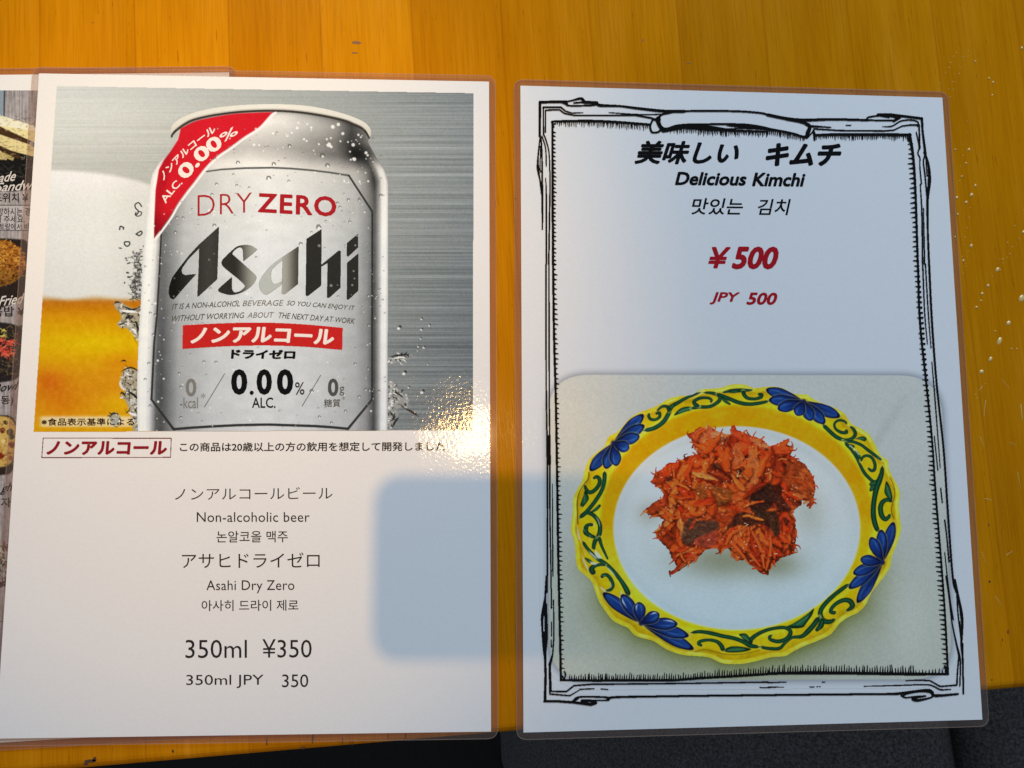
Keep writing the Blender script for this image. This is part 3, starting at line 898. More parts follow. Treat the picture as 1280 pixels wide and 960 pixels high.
    # ---- the can
    body = np.vstack([smooth_line([(225, 158), (223.7, 167), (217, 181.7), (208, 193), (200, 202), (194.5, 211), (190, 219), (187, 235), (184, 262), (180.6, 300), (178, 340), (176.3, 375), (174, 410), (172.6, 445), (171.5, 480), (171.5, 510), (172, 539)]),
                      [(484.3, 538)], smooth_line([(484.3, 538), (484.6, 480), (484.8, 400), (485, 320), (485.3, 248), (484.4, 226), (480, 212.3), (475, 204), (469.4, 195), (464, 185), (460.5, 178), (461.5, 172)])[1:],
                      smooth_line([(461.5, 172.4), (452, 160.5), (425.6, 149.8), (385.8, 142), (340.6, 138.7), (287.5, 141.3), (247.6, 148.5), (226, 159)])])
    cv = Canvas(168, 127, 489, 541, 1.7, (200, 200, 198), 0.0)
    X, Y = cv.X, cv.Y
    le = np.interp(Y, [158, 167, 182, 194, 202, 211, 219, 235, 262, 300, 375, 445, 540], [225, 223.7, 217, 207, 200, 194.5, 190, 187, 184, 180.6, 176.3, 172.6, 171.5])
    re = np.interp(Y, [172, 178, 195, 212, 226, 248, 540], [463, 460.5, 469.4, 480, 484.4, 485.3, 484.4])
    u = np.clip((X - le) / (re - le), 0, 1)
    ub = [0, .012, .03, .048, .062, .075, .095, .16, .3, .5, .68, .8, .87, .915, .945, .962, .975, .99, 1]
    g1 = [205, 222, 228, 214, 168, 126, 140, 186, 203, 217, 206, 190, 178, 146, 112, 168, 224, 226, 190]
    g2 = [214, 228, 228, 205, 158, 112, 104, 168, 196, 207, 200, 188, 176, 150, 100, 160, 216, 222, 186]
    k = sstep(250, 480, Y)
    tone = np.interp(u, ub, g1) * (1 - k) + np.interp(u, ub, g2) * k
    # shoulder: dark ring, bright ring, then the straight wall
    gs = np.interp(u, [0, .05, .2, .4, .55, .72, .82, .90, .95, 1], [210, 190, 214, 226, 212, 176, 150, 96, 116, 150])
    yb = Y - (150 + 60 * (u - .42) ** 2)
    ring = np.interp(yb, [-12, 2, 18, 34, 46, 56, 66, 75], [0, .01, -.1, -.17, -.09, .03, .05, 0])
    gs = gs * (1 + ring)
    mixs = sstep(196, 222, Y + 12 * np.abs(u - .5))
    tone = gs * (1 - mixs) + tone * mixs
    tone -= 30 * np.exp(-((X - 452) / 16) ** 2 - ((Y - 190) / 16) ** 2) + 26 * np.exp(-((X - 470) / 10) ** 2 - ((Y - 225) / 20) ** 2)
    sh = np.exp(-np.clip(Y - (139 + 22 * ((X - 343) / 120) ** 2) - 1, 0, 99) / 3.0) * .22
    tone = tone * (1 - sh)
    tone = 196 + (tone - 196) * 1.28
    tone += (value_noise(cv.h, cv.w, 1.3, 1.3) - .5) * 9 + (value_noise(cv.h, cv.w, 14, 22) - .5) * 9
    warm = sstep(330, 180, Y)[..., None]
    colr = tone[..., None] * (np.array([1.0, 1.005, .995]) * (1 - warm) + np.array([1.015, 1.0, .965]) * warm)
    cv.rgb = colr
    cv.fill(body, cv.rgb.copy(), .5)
    # label panel: faintly cooler and flatter inside its outline
    pan = [(258.3, 214.4), (276.9, 211.8), (305, 210.2), (340.6, 209.6), (366, 210.8), (391, 213), (414, 215.8), (436, 219.4), (465.4, 264.6), (465.2, 380), (465, 499.4), (435, 536), (414, 534), (393.7, 532.6), (335, 530.7), (296, 531.5), (266, 533), (240, 534.6), (217, 536.5), (189.4, 499.4), (192.6, 430), (196, 396), (198.8, 350), (202, 284)]
    cv.fill(pan, cv.rgb * .985 + np.array([0, 2.5, 4]), .6, .9)
    LN = (50, 50, 48)
    cv.stroke(pan[:8], [2.0, 2.2, 2.4, 2.4, 2.4, 2.4, 2.4, 2.6], (92, 92, 87), smooth=False)
    cv.stroke([(436, 219.4), (465.4, 264.6), (465.2, 380), (465, 499.4)], [2.2, 2.5, 2.5, 2.5], LN, smooth=False)
    cv.stroke([(465, 499.4), (435, 536)], [2.6, 3.2], LN, smooth=False)
    cv.stroke(pan[11:19], 3.2, LN, smooth=False)
    cv.stroke([(217, 536.5), (189.4, 499.4)], [3.2, 2.6], LN, smooth=False)
    cv.stroke([(189.4, 499.4), (192.6, 430), (196, 396), (198.8, 350), (202, 284)], [2.8, 2.6, 2.4, 2.3, 2.2], LN, smooth=False)
    # rim
    up = smooth_line([(213.3, 168), (213.2, 161.8), (217, 154), (231.7, 144.5), (255.6, 137), (292.8, 131.8), (340.6, 130), (385.8, 132.3), (425.6, 140.5), (452, 150.4), (462.4, 159.5), (463.8, 168), (461.6, 173.5)])
    lo = smooth_line([(461.5, 172.4), (457.5, 165.5), (452, 160), (440, 154.6), (425.6, 149.4), (385.8, 141.7), (340.6, 138.4), (287.5, 141), (247.6, 148.2), (232, 154.5), (222, 161.5), (216, 167.5), (214.6, 171)])
    rimcol = lambda x, y: (np.array([226, 221, 207]) - 14 * sstep(150, 172, y)[..., None] - 10 * np.abs(x - 340)[..., None] / 120)
    cv.fill(np.vstack([up, lo]), rimcol, .5)
    cv.stroke(lo[::6], [2.2, 3.0, 3.2, 3.0, 2.8, 2.8, 3.0, 3.2, 2.4], (54, 49, 43), .97)
    cv.stroke((lo + np.array([0, -2.2]))[10:-10:6], 1.5, (168, 160, 146), .6)
    # bright edge of the red corner and its red field
    arc = [(343, 139.6), (338.8, 142.4), (323.8, 158.8), (305, 171), (287.5, 183.8), (270, 196), (255, 211), (242.5, 227.5), (232.5, 240), (221, 256), (213, 270), (202, 285.5), (192.6, 298)]
    cv.stroke(np.array(arc) + np.array([1.8, 1.4]), 2.4, (236, 231, 227))
    redp = np.vstack([smooth_line(arc), [(192.6, 280), (194.4, 237.5), (198.5, 212)], [(205, 200), (213, 189.5), (222.6, 174.5), (226, 160.5)], smooth_line([(228, 159.4), (247.6, 150.6), (287.5, 143), (320, 140.8), (341.5, 140.2)])])
    def redcol(x, y):
        d = sstep(255, 292, y)[..., None]; l = np.exp(-((x - 204 + (y - 220) * .2) / 7.0) ** 2)[..., None]
        c = np.array([198, 26, 38]) - d * np.array([50, 10, 10]) + np.exp(-((x - 290) / 60) ** 2)[..., None] * np.array([6, 2, 2]) - l * np.array([26, 6, 6]) * sstep(170, 200, y)[..., None]
        return c
    cv.fill(redp, redcol, .6)
    # waterdrops
    rr = np.random.default_rng(33)
    def drop(x, y, d, bright=False):
        if bright:
            cv.fill([(x + d * .5 * math.cos(a), y + d * .5 * math.sin(a)) for a in np.linspace(0, 6.28, 9)[:-1]], (240, 238, 232), .5, .85)
        else:
            cv.stroke([(x - d * .45, y + d * .15), (x - d * .3, y - d * .4), (x + d * .2, y - d * .42), (x + d * .45, y)], d * .32, (86, 86, 82), .8)
            cv.fill([(x + d * .3 * math.cos(a) + .1 * d, y + d * .3 * math.sin(a) + d * .22) for a in np.linspace(0, 6.28, 8)[:-1]], (236, 236, 232), .4, .7)
    for x, y, d in [(371.5, 160, 3.4), (373, 153.5, 2.6), (389, 159.5, 3), (384, 155, 2.4), (416, 158.5, 5), (423, 155.5, 4.4), (428.5, 167, 4), (411, 181, 6), (414, 183.5, 3.6), (408.5, 174, 2.6), (413.5, 172.6, 2.6), (441.5, 181, 4.6), (443, 199, 4.8), (438.5, 199.5, 2.6), (437.5, 189.5, 2.4), (425.5, 176.5, 2.4), (435, 177.5, 2.4), (457.5, 191, 4), (459.5, 194, 3), (448, 168.5, 3), (451, 171.5, 2.4), (380, 174, 3), (359, 169.5, 3.6), (341, 166.5, 2.6), (449.5, 227, 2.4), (430.5, 227, 2), (435.5, 228, 2), (418, 226, 1.8), (457, 216, 2)]:
        drop(x, y, d, True)
    for x, y, d in [(362, 182.5, 4), (403, 194.5, 5.6), (409.5, 207, 5), (342.3, 205.5, 4.6), (379, 191.5, 2), (356.5, 198, 2), (348.5, 201.5, 2.2), (297.5, 203.5, 4.2), (336, 223, 5.4), (332, 184, 2), (425, 259, 3), (476, 245, 4), (435.5, 250, 3.4), (449, 249, 3), (398.5, 284, 5.6), (219, 290.5, 3.4), (221, 272, 3), (229, 272.5, 3), (296, 232, 3), (361, 226.5, 3), (268, 282, 4), (376, 305, 4), (389.5, 489, 4.4), (460, 461, 3), (478.5, 375, 2.4)]:
        drop(x, y, d)
    n = 0
    while n < 330:
        x, y = rr.uniform(180, 482), rr.uniform(160, 534)
        if 215 < x < 450 and 285 < y < 510 and rr.random() < .72: continue
        if x < 262 and y < 290 + (215 - x) * .9 and y < 250: continue
        n += 1
        d = rr.choice([1.2, 1.6, 2.0, 2.6, 3.2], p=[.3, .3, .2, .14, .06])
        drop(x, y, d, rr.random() < .35)
    for x, y in [(188, 391.5), (191.5, 418.5), (199.5, 418.5), (198.7, 439), (186, 454.5), (181.5, 474.5), (201.5, 329), (224, 467), (226, 484), (202, 497), (187.5, 507.5), (196, 522.5), (195.7, 537.5), (226, 522), (460.5, 369.5), (461, 406.5), (457, 486.8), (449, 496), (444, 455), (412, 489), (432, 514), (255, 452.5), (270, 453)]:
        drop(x, y, 3.2)
    cv.grain(6)
    m = cv.a.copy()
    can = cv.build('can_print', pic, L[2], DRINKW)

    # ---- lettering printed on the can
    z = L[3]
    W_ = m_white_ink
    tx = lambda *a, **q: text('can_lettering', pic, z, *a, **q)
    tx('ノンアルコール', path_warp((205, 226), (233.5, 193.5), (271, 164), 8.8), W_, .026, .12)
    tx('ALC.', path_warp((207.4, 254.8), (217.6, 240.5), (228.6, 229.4), 9.2), W_, .014)
    tx('0.00', path_warp((233.5, 226), (255, 201.5), (280, 183), 18), W_, .034)
    tx('%', path_warp((279, 178.5), (288.6, 172.6), (298.5, 167), 11), W_, .012)
    tx('DRY', quad_warp((247, 244), (314.8, 240.6), (314.8, 265), (247, 270)), m_can_red_ink, -.014, 0, 1.06)
    tx('ZERO', quad_warp((323, 241), (420.5, 245.6), (420.5, 271.3), (322, 265.4), 0), m_can_red_ink, .026, 0, 1.12)
    # company lettering, drawn as filled shapes with a metallic fade
    cl = Canvas(208, 278, 450, 377, 3.0, (44, 43, 39), 0.0)
    f1 = lambda P: [(200 + x / 9.143, 270 + y / 9.143) for x, y in P]
    f2 = lambda P: [(320 + x / 9.143, 270 + y / 9.143) for x, y in P]
    dark = lambda x, y: np.zeros(x.shape + (3,)) + np.array([44, 43, 39])
    cl.fill(f1([(675, 118), (440, 330), (330, 450), (220, 590), (140, 700), (105, 800), (98, 880), (115, 935), (150, 955), (175, 935), (300, 790), (415, 662), (340, 668), (290, 676), (258, 660), (247, 625), (258, 590), (320, 500), (447, 370), (440, 600), (425, 922), (445, 915), (655, 722)]),
            lambda x, y: dark(x, y) + 16 * np.exp(-((x - 262) / 14) ** 2)[..., None] - 22 * sstep(240, 215, x)[..., None], .4)
    S = smooth_line(f1([(1115, 382), (1040, 338), (960, 330), (880, 348), (820, 395), (735, 475), (708, 510), (703, 545), (740, 595), (900, 725), (965, 790), (962, 815), (920, 855), (865, 872), (838, 862), (824, 830)]), 5)
    S = np.vstack([S, f1([(823, 695)]), smooth_line(f1([(700, 800), (666, 838), (670, 862), (720, 885), (800, 902), (870, 895), (940, 872), (1010, 830), (1065, 780), (1102, 715), (1095, 680), (1050, 635), (940, 535), (850, 455), (828, 432), (845, 400), (890, 365), (925, 362), (945, 385)]), 5), f1([(952, 518), (1050, 440)])])
    scol = lambda x, y: np.array([46, 44, 40]) + (np.array([166, 169, 162]) - 46) * (sstep(292, 318, x) * .86)[..., None] + 6 * sstep(312, 322, x)[..., None]
    cl.fill(S, scol, .4)
    Ao = smooth_line(f2([(487, 345), (300, 470), (180, 560), (90, 660), (42, 740), (35, 790), (58, 860), (108, 898), (150, 885), (290, 785)]), 5)
    A = np.vstack([Ao, f2([(300, 745)]), smooth_line(f2([(240, 770), (205, 775), (180, 740), (172, 690), (180, 620), (220, 570), (300, 508)]), 5), f2([(302, 520), (293, 890), (330, 893), (482, 776)])])
    acol = lambda x, y: np.where((x < 352.7)[..., None], np.array([176, 180, 174]), np.array([158, 157, 148]) - (92 * sstep(354, 375, x))[..., None])
    cl.fill(A, acol, .4)
    cl.fill(f2([(750, 148), (575, 262), (567, 905), (578, 916), (600, 910), (745, 795), (748, 578), (817, 538), (810, 930), (822, 937), (845, 928), (967, 818), (969, 398), (945, 394), (748, 555)]), dark, .4)
    cl.fill(f2([(1168, 200), (1038, 310), (1037, 455), (1055, 464), (1168, 358)]), dark, .4)
    cl.fill(f2([(1170, 426), (1040, 535), (1037, 948), (1052, 958), (1082, 935), (1170, 852)]), dark, .4)
    for X_, Y_, d in [(1155, 225, 26), (1135, 335, 24), (1115, 630, 24), (1125, 715, 22), (1100, 790, 26), (858, 795, 36), (722, 340, 34), (1090, 900, 14), (932, 790, 16)]:
        q = f2([(X_ + d * .5 * math.cos(a), Y_ + d * .5 * math.sin(a)) for a in np.linspace(0, 6.28, 9)[:-1]])
        cl.fill(q, (150, 150, 146), .3, .75, solid=False)
    for X_, Y_, d in [(165, 712, 20), (157, 918, 24), (222, 860, 16), (560, 500, 26), (620, 430, 18)]:
        q = f1([(X_ + d * .5 * math.cos(a), Y_ + d * .5 * math.sin(a)) for a in np.linspace(0, 6.28, 9)[:-1]])
        cl.fill(q, (140, 140, 136), .3, .6, solid=False)
    cl.grain(5)
    o = cl.build('brand_lettering', pic, z, DRINKW)
    o['label'] = 'large slanted black lettering that fades to silver in the middle'
    tx('IT IS A NON-ALCOHOL', quad_warp((215.2, 380), (299.8, 376.2), (299.8, 382.9), (214.8, 387.2), .6), m_mid_ink, .006, .22)
    tx('BEVERAGE', quad_warp((303.5, 375.6), (354.5, 375), (354.5, 382.2), (303, 382.6), .2), m_grey_ink, .004, .22)
    tx('SO YOU CAN ENJOY IT', quad_warp((359, 375.6), (444, 382.2), (443, 389.6), (358, 383.4), .3), m_mid_ink, .006, .22)
    tx('WITHOUT WORRYING', quad_warp((215, 394.6), (305.6, 390.4), (305.4, 397.6), (214, 402), .4), m_mid_ink, .006, .22)
    tx('ABOUT', quad_warp((309.5, 390.4), (342.5, 390), (342.5, 397), (309, 397.4)), m_grey_ink, .004, .22)
    tx('THE NEXT DAY AT WORK', quad_warp((349, 390.3), (444, 398.2), (443.4, 405), (348, 397.6), .3), m_mid_ink, .006, .22)
    bar = Canvas(226, 400, 431, 440, 2.4, (192, 36, 32), 0.0)
    bar.fill(np.vstack([smooth_line([(228.5, 406.6), (280, 404), (330, 403.2), (380, 405.4), (428.4, 409.8)]), smooth_line([(427.8, 437.4), (380, 433.4), (330, 431.8), (280, 433), (228, 436.2)])]), (192, 36, 32), .4)
    bar.grain(6)
    bar.build('red_band', pic, L[3], DRINKW)
    text('can_lettering', pic, L[4], 'ノンアルコール', quad_warp((238, 410), (417.8, 412), (417.6, 432), (238, 430), 2.4), W_, .042, .10)
    tx('ドライゼロ', quad_warp((288.5, 436), (369.6, 437.4), (369.6, 449), (288.5, 448.4)), m_black_ink, .056, .06, 1.0)
    for x0_, x1_, ch in ((288.8, 309.2, '0'), (312, 317.2, '.'), (320.6, 340, '0'), (346, 366.6, '0')):
        tx(ch, box_warp(x0_, 461.3 if ch == '0' else 488.2, x1_, 493.6), m_black_ink, .04)
    tx('%', box_warp(368.8, 477.6, 380.6, 493.4), m_text_ink, .006)
    tx('ALC.', box_warp(315, 496.8, 344.5, 510), m_black_ink, .012)
    tx('0', box_warp(232, 473, 245.5, 495.6), m_grey_ink, .024)
    tx('-kcal', box_warp(225, 496.6, 247.4, 510.4), m_grey_ink, .004)
    tx('*', box_warp(251, 491.5, 257, 498), m_grey_ink, 0)
    tx('0', box_warp(409.8, 473, 423, 495.4), m_mid_ink, .03)
    tx('g', box_warp(424.4, 483.4, 430.4, 494.4), m_mid_ink, 0)
    tx('糖質', box_warp(405, 498.8, 425.6, 508.8), m_mid_ink, .006)
    tx('*', box_warp(427, 495.5, 431.5, 500), m_grey_ink, 0)
    for q in ([(280.8, 467), (255.6, 508.7)], [(401, 468.8), (377.8, 507.3)]):
        sl_ = Canvas(q[1][0] - 2, 464, q[0][0] + 2, 511, 2.2, (110, 112, 110), 0.0)
        sl_.stroke(q, 1.0, (110, 112, 110))
        sl_.build('slanted_rule', pic, z, DRINKW)
    text('footnote_text', pic, L[3], '※食品表示基準による', box_warp(51.8, 522.6, 167.6, 531.9), m_black_ink, .012, 0, 1.02)

    # ---- printed lines on the sheet itself
    z = L[1]
    fr = Canvas(50, 545.5, 216, 574, 2.4, (112, 48, 56), 0.0)
    fr.stroke([(54, 547.6), (214, 547.8), (213.2, 571.6), (52.2, 572), (54, 547.6)], 1.0, (112, 48, 56), smooth=False)
    fr.build('red_box_outline', t, z, DRINKW)
    tl = lambda *a, **q: text('text_line', t, z, *a, **q)
    tl('ノンアルコール', box_warp(57.8, 551.2, 208.8, 568.8), m_dark_red_ink, .044, .08)
    tl('この商品は20歳以上の方の飲用を想定して開発しました', box_warp(224.8, 553, 556, 564.6, .9), m_text_ink, .016)
    tl('ノンアルコールビール', box_warp(218.6, 610, 415.6, 625, 1.4), m_text_ink, -.004)
    tl('Non-alcoholic beer', box_warp(246, 640.2, 387, 652.6, .2), m_text_ink, 0, 0, 1.03)
    tl('논알코올 맥주', box_warp(270.6, 663.8, 359.8, 678.2, .4), m_text_ink, .004)
    tl('アサヒドライゼロ', box_warp(227.4, 691.2, 399.6, 710.2, .8), m_text_ink, 0)
    tl('Asahi Dry Zero', box_warp(258, 725.4, 368, 741.8, .3), m_text_ink, 0, 0, 1.03)
    tl('아사히 드라이 제로', box_warp(252, 750.2, 373, 763.9, .6), m_text_ink, .004)
    tl('350ml', box_warp(231.8, 799.8, 308.6, 822.8, .3), m_text_ink, -.002)
    tl('¥350', box_warp(328, 799, 389.6, 822.2, .2), m_text_ink, -.002)
    tl('350ml JPY', box_warp(232.8, 843.6, 329.6, 860.4, .4), m_text_ink, 0)
    tl('350', box_warp(352.6, 843, 385.4, 859.2, .2), m_text_ink, 0)
build_drink_sheet()

# ------------------------------------------------------------------ kimchi sheet
KIMW = (192, 201, 211)
PLATEW = (174, 188, 200)
def build_kimchi_sheet():
    t, zp = sheet('kimchi_menu_sheet', [(650.5, 107), (1178, 122), (1228, 899.5), (654.3, 915.7)], Z_KIMCHI,
                  'laminated menu sheet with a yellow plate of kimchi inside a black ink frame')
    L = [zp + LAYER * i for i in range(8)]
    rim = [(800, 515), (819.5, 508), (835, 499), (847, 495.4), (865, 493.4), (876.5, 486.8), (888, 486), (902.5, 484.4), (912, 481), (925, 480), (934, 481.7), (943, 485), (952.5, 484), (965, 483), (978, 485), (991.7, 491.8), (1009, 493.4), (1015, 497.6), (1030, 505), (1044, 509.8), (1055, 516.4), (1064, 529), (1077.6, 536.5), (1087, 543.6), (1094, 556), (1101, 569.4), (1109.5, 575), (1111.5, 586.6), (1118, 600), (1123.4, 610), (1125.2, 619.5), (1123.6, 631), (1125, 647), (1126.4, 661), (1122, 678), (1115, 695), (1112.6, 708.4), (1105, 721), (1098, 730), (1090, 740), (1082, 756), (1072, 766), (1060, 771.6), (1049, 780), (1038, 793), (1022, 801), (1005, 807.7), (991, 814.7), (981.4, 820), (963.4, 821.7), (946, 826.2), (926.4, 830), (907, 829.8), (897.5, 827), (886, 821.7), (868, 820), (856, 819), (842.5, 815.6), (830, 810), (817.5, 801.6), (803.4, 797.7), (793, 793.8), (785, 785), (776, 781), (765, 774.5), (752, 757), (747, 747.5), (742.5, 735), (739.4, 727), (730, 718), (723, 712), (720, 702), (719.4, 690), (717.5, 675.6), (714, 666), (713.8, 657), (715.8, 641), (715.8, 628), (718, 618.8), (723, 609), (728, 600), (732, 584), (737, 573.8), (745, 566), (755, 558), (758, 551.5), (761, 545.6), (771, 540), (780, 531), (788, 522)]
    rim = smooth_line(rim, 5, closed=True)
    RIM = rim[::4]
    # ---- photo of the table cloth under the plate
    cv = Canvas(668, 452, 1206, 872, 1.25, KIMW, 0.0)
    X, Y = cv.X, cv.Y
    photo = rounded(np.array([(684.5, 468.3), (1176, 469.2), (1191, 849), (686.5, 851)]), 52, 12)
    sl = cv.box(photo, 14)
    sd = cv.poly_sd(photo, sl)
    shw = np.clip(1 - np.abs(np.minimum(sd, 0)) / 11, 0, 1) ** 2 * .26
    shw = shw * (1 - .55 * sstep(690, 700, cv.Y[sl]) * 0)
    cv.rgb[sl] = cv.rgb[sl] * (1 - shw[..., None] * np.array([1, .97, .92]))
    cv.a[sl] = np.where(sd > -11, 1, cv.a[sl])
    v = sstep(470, 850, Y)[..., None]
    base = np.array([184, 191, 190]) * (1 - v) + np.array([176, 184, 176]) * v
    base = base + np.exp(-((X - 720) / 50) ** 2 - ((Y - 540) / 60) ** 2)[..., None] * np.array([10, 6, 0])
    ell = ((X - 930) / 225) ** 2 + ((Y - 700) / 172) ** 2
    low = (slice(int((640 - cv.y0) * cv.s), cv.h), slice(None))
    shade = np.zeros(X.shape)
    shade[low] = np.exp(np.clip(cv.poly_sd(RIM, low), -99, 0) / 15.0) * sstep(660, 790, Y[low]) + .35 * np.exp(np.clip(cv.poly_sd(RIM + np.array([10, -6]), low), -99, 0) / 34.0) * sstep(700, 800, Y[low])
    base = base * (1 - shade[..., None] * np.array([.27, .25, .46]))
    fold = np.exp(-((X - 1135 + (Y - 490) * .63) / 7) ** 2) * sstep(480, 520, Y) * sstep(620, 560, Y) * 9
    base -= fold[..., None] * np.array([1, 1, 1.2])
    base += ((value_noise(cv.h, cv.w, 2.2, 2.2) - .5) * 10 + (value_noise(cv.h, cv.w, 60, 60) - .5) * 5)[..., None]
    base += np.exp(-((X - 1130) / 30) ** 2 - ((Y - 770) / 60) ** 2)[..., None] * np.array([10, 10, 12])
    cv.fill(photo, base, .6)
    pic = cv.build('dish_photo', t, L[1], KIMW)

    # ---- plate
    cv = Canvas(710, 476, 1131, 834, 2.2, (206, 182, 20), 0.0)
    X, Y = cv.X, cv.Y
    sdm = cv.poly_sd(rim, (slice(None), slice(None)))
    e_in = np.sqrt(((X - 921) / 154) ** 2 + ((Y - 660) / 127) ** 2)
    e_out = np.sqrt(((X - 921) / 170) ** 2 + ((Y - 650) / 143) ** 2)
    yel = np.array([202, 173, 12]) - sstep(650, 800, Y)[..., None] * np.array([8, 2, 0])
    org = np.array([202, 146, 6]) * np.ones_like(yel)
    org += sstep(600, 760, Y)[..., None] * np.array([2, 34, 6])
    w1 = sstep(1.03, .975, e_out)[..., None]
    col = yel * (1 - w1) + org * w1
    # light halo line between pattern band and slope, raised lip shading
    col += np.exp(-((e_out - 1.02) / .02) ** 2)[..., None] * np.array([10, 22, 18])
    lip = np.exp(-((sdm - 6.5) / 1.4) ** 2)[..., None] * np.array([26, 24, 8])
    col -= lip * .8
    col += np.exp(-((sdm - 3.6) / 1.8) ** 2)[..., None] * np.array([10, 12, 26])
    col += np.exp(-np.clip(sdm, 0, 99) / 1.3)[..., None] * np.array([14, 16, 62])
    well = np.array([186, 199, 203]) + np.zeros_like(yel)
    well = well - sstep(600, 780, Y)[..., None] * np.array([14, 2, -4])
    well -= np.exp(-((e_in - .93) / .05) ** 2)[..., None] * np.array([6, 6, 8]) * sstep(700, 560, Y)[..., None]
    # shade of the pile in the well
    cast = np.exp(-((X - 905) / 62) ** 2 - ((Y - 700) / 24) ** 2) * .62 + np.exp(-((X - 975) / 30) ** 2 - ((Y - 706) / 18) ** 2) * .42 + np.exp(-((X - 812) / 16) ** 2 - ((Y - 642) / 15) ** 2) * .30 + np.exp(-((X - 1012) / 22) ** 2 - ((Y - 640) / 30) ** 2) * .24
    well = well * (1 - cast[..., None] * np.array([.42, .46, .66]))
    well += ((value_noise(cv.h, cv.w, 70, 70) - .5) * 4)[..., None] + (np.exp(-((X - 830) / 60) ** 2 - ((Y - 570) / 40) ** 2) * 7 - np.exp(-((e_in - .97) / .05) ** 2) * 5)[..., None]
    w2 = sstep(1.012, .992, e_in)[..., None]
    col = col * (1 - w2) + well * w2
    col += np.exp(-((e_in - 1.008) / .007) ** 2)[..., None] * np.array([18, 26, 44]) * sstep(560, 800, Y)[..., None]
    col += ((value_noise(cv.h, cv.w, 3, 3) - .5) * 10 + (value_noise(cv.h, cv.w, 30, 30) - .5) * 12)[..., None] * (1 - .85 * w2)
    cv.rgb = col
    G, GD, GL = (26, 84, 54), (10, 40, 24), (96, 140, 112)
    def vine(P, w=3.0, hi=True, halo=True):
        if halo: cv.stroke(P, w + 2.2 if not np.ndim(w) else [q + 2.2 for q in w], (206, 200, 92), .55, soft=.9, solid=False)
        ww = [q * 1.5 + .5 for q in (w if np.ndim(w) else [w, w])]
        cv.stroke(P, ww, GD, taper=.05, solid=False)
        cv.stroke(P, [q * .42 for q in ww], G, .85, taper=.1, solid=False)
    def leaf(P, vein=None):
        P = smooth_line(P, 5, closed=True)
        cv.fill(P, GD, .4, solid=False)
        c = np.array(P).mean(0)
        cv.fill(c + (np.array(P) - c) * .68, (34, 92, 58), .6, .9, solid=False)
        if vein: cv.stroke(vein, .8, GL, .7, solid=False)
    # top left to top
    vine([(804, 538.5), (818, 535), (829, 527.5), (835.5, 517.5), (839, 509), (848, 503), (860, 496.5), (878.5, 489.5)], [3, 3.2, 3.4, 3.4, 3, 2.8, 2.2, 1.4])
    vine([(821, 513.5), (828, 508), (834, 508.5), (836.5, 514)], [1.2, 2, 2.4, 2.6])
    vine([(819, 517.5), (824, 516), (824.5, 521), (819.5, 524.5), (813.5, 524), (810.8, 520), (812, 516.5)], [1.4, 2.4, 2.2, 2, 2.4, 2.2, 1.2])
    leaf([(844, 503), (842, 510), (838, 512), (835.5, 508)]); leaf([(842.5, 519.5), (849, 511.5), (858, 508.3), (868, 509), (866, 512), (856, 515)], [(848, 515), (864, 510)])
    vine([(864, 510.5), (874, 508.8), (886, 508.4), (894, 505), (899.5, 500), (899, 495), (891, 491.5), (878, 490.5)], [2.4, 2.6, 2.6, 2.6, 3, 2.6, 2.4, 1.2])
    vine([(874, 508), (868, 504.5), (869, 500.5), (876, 497.5), (885, 497.5), (889.5, 500), (888, 503.5)], [2.8, 3, 2.6, 2.2, 2, 1.8, 1.2])
    vine([(896, 492.5), (904, 495.5), (914, 499.5), (925, 503.6), (937, 505.2), (950, 503.8), (962, 501)], [2.4, 3, 3, 3, 2.8, 2.6, 1.6])
    leaf([(902, 496), (908, 500), (913.5, 505), (911, 506), (904, 501.5)])
    vine([(903, 490.6), (914, 488.6), (926, 488), (941, 487.6)], [1, 2.6, 3.2, 1.2])
    vine([(929, 489), (930.5, 494), (935, 497.8), (944, 498.6), (951, 496.5), (952, 493.2), (947, 492.8)], [3.2, 3, 2.6, 2.2, 2.6, 2.4, 1.6])
    leaf([(910, 490), (918, 487.4), (926, 489), (918, 491.4)])
    # right shoulder
    vine([(1028, 530), (1037, 539), (1046, 546.5), (1056, 550), (1064.5, 548.5), (1069, 543), (1067, 536.5), (1062, 533)], [3, 3, 3, 2.6, 2.6, 2.8, 2.4, 1.2])
    vine([(1059, 530.5), (1055.5, 526.5), (1048, 525.5), (1043, 530), (1045, 536.5), (1052, 540.5), (1058, 540.5), (1057.5, 537)], [1.2, 1.6, 1.8, 1.8, 2, 2.4, 2.6, 1.8])
    leaf([(1069, 548.5), (1078, 545.5), (1083, 548), (1081, 551.6), (1074, 549.5)], [(1070, 548.5), (1080, 548)])
    vine([(1054, 551), (1066, 552.2), (1077, 556.5), (1086, 563.5), (1095, 570), (1102.5, 575.5)], [3, 2.2, 2.2, 2.4, 2.4, 1.4])
    vine([(1056, 553), (1064, 562), (1071, 573), (1077, 585), (1082, 593), (1091, 601.5), (1098, 604)], [3, 2, 1.8, 2.4, 2.6, 2.4, 3])
    vine([(1076, 577), (1078.5, 571.5), (1084, 569.5), (1090, 572.5), (1093.6, 580), (1093, 587), (1089, 588.2), (1084.5, 584.5)], [1.6, 2, 2, 2.2, 2.4, 2.4, 2.2, 1.2])
    leaf([(1068, 563), (1073.5, 565.5), (1076, 572), (1073, 573.5)]); leaf([(1061, 555), (1068, 557), (1066.5, 561), (1062, 558)])
    cv.stroke([(1062, 557), (1068, 561.5), (1074, 568)], 1.6, (206, 214, 200), .75, solid=False)
    vine([(1103, 582), (1102, 592), (1099, 601), (1096, 609), (1093.5, 620), (1091.8, 633), (1092, 646), (1094.5, 657), (1098, 664.5)], [2, 3.6, 4.6, 4.6, 4, 4, 4.2, 4, 3.4])
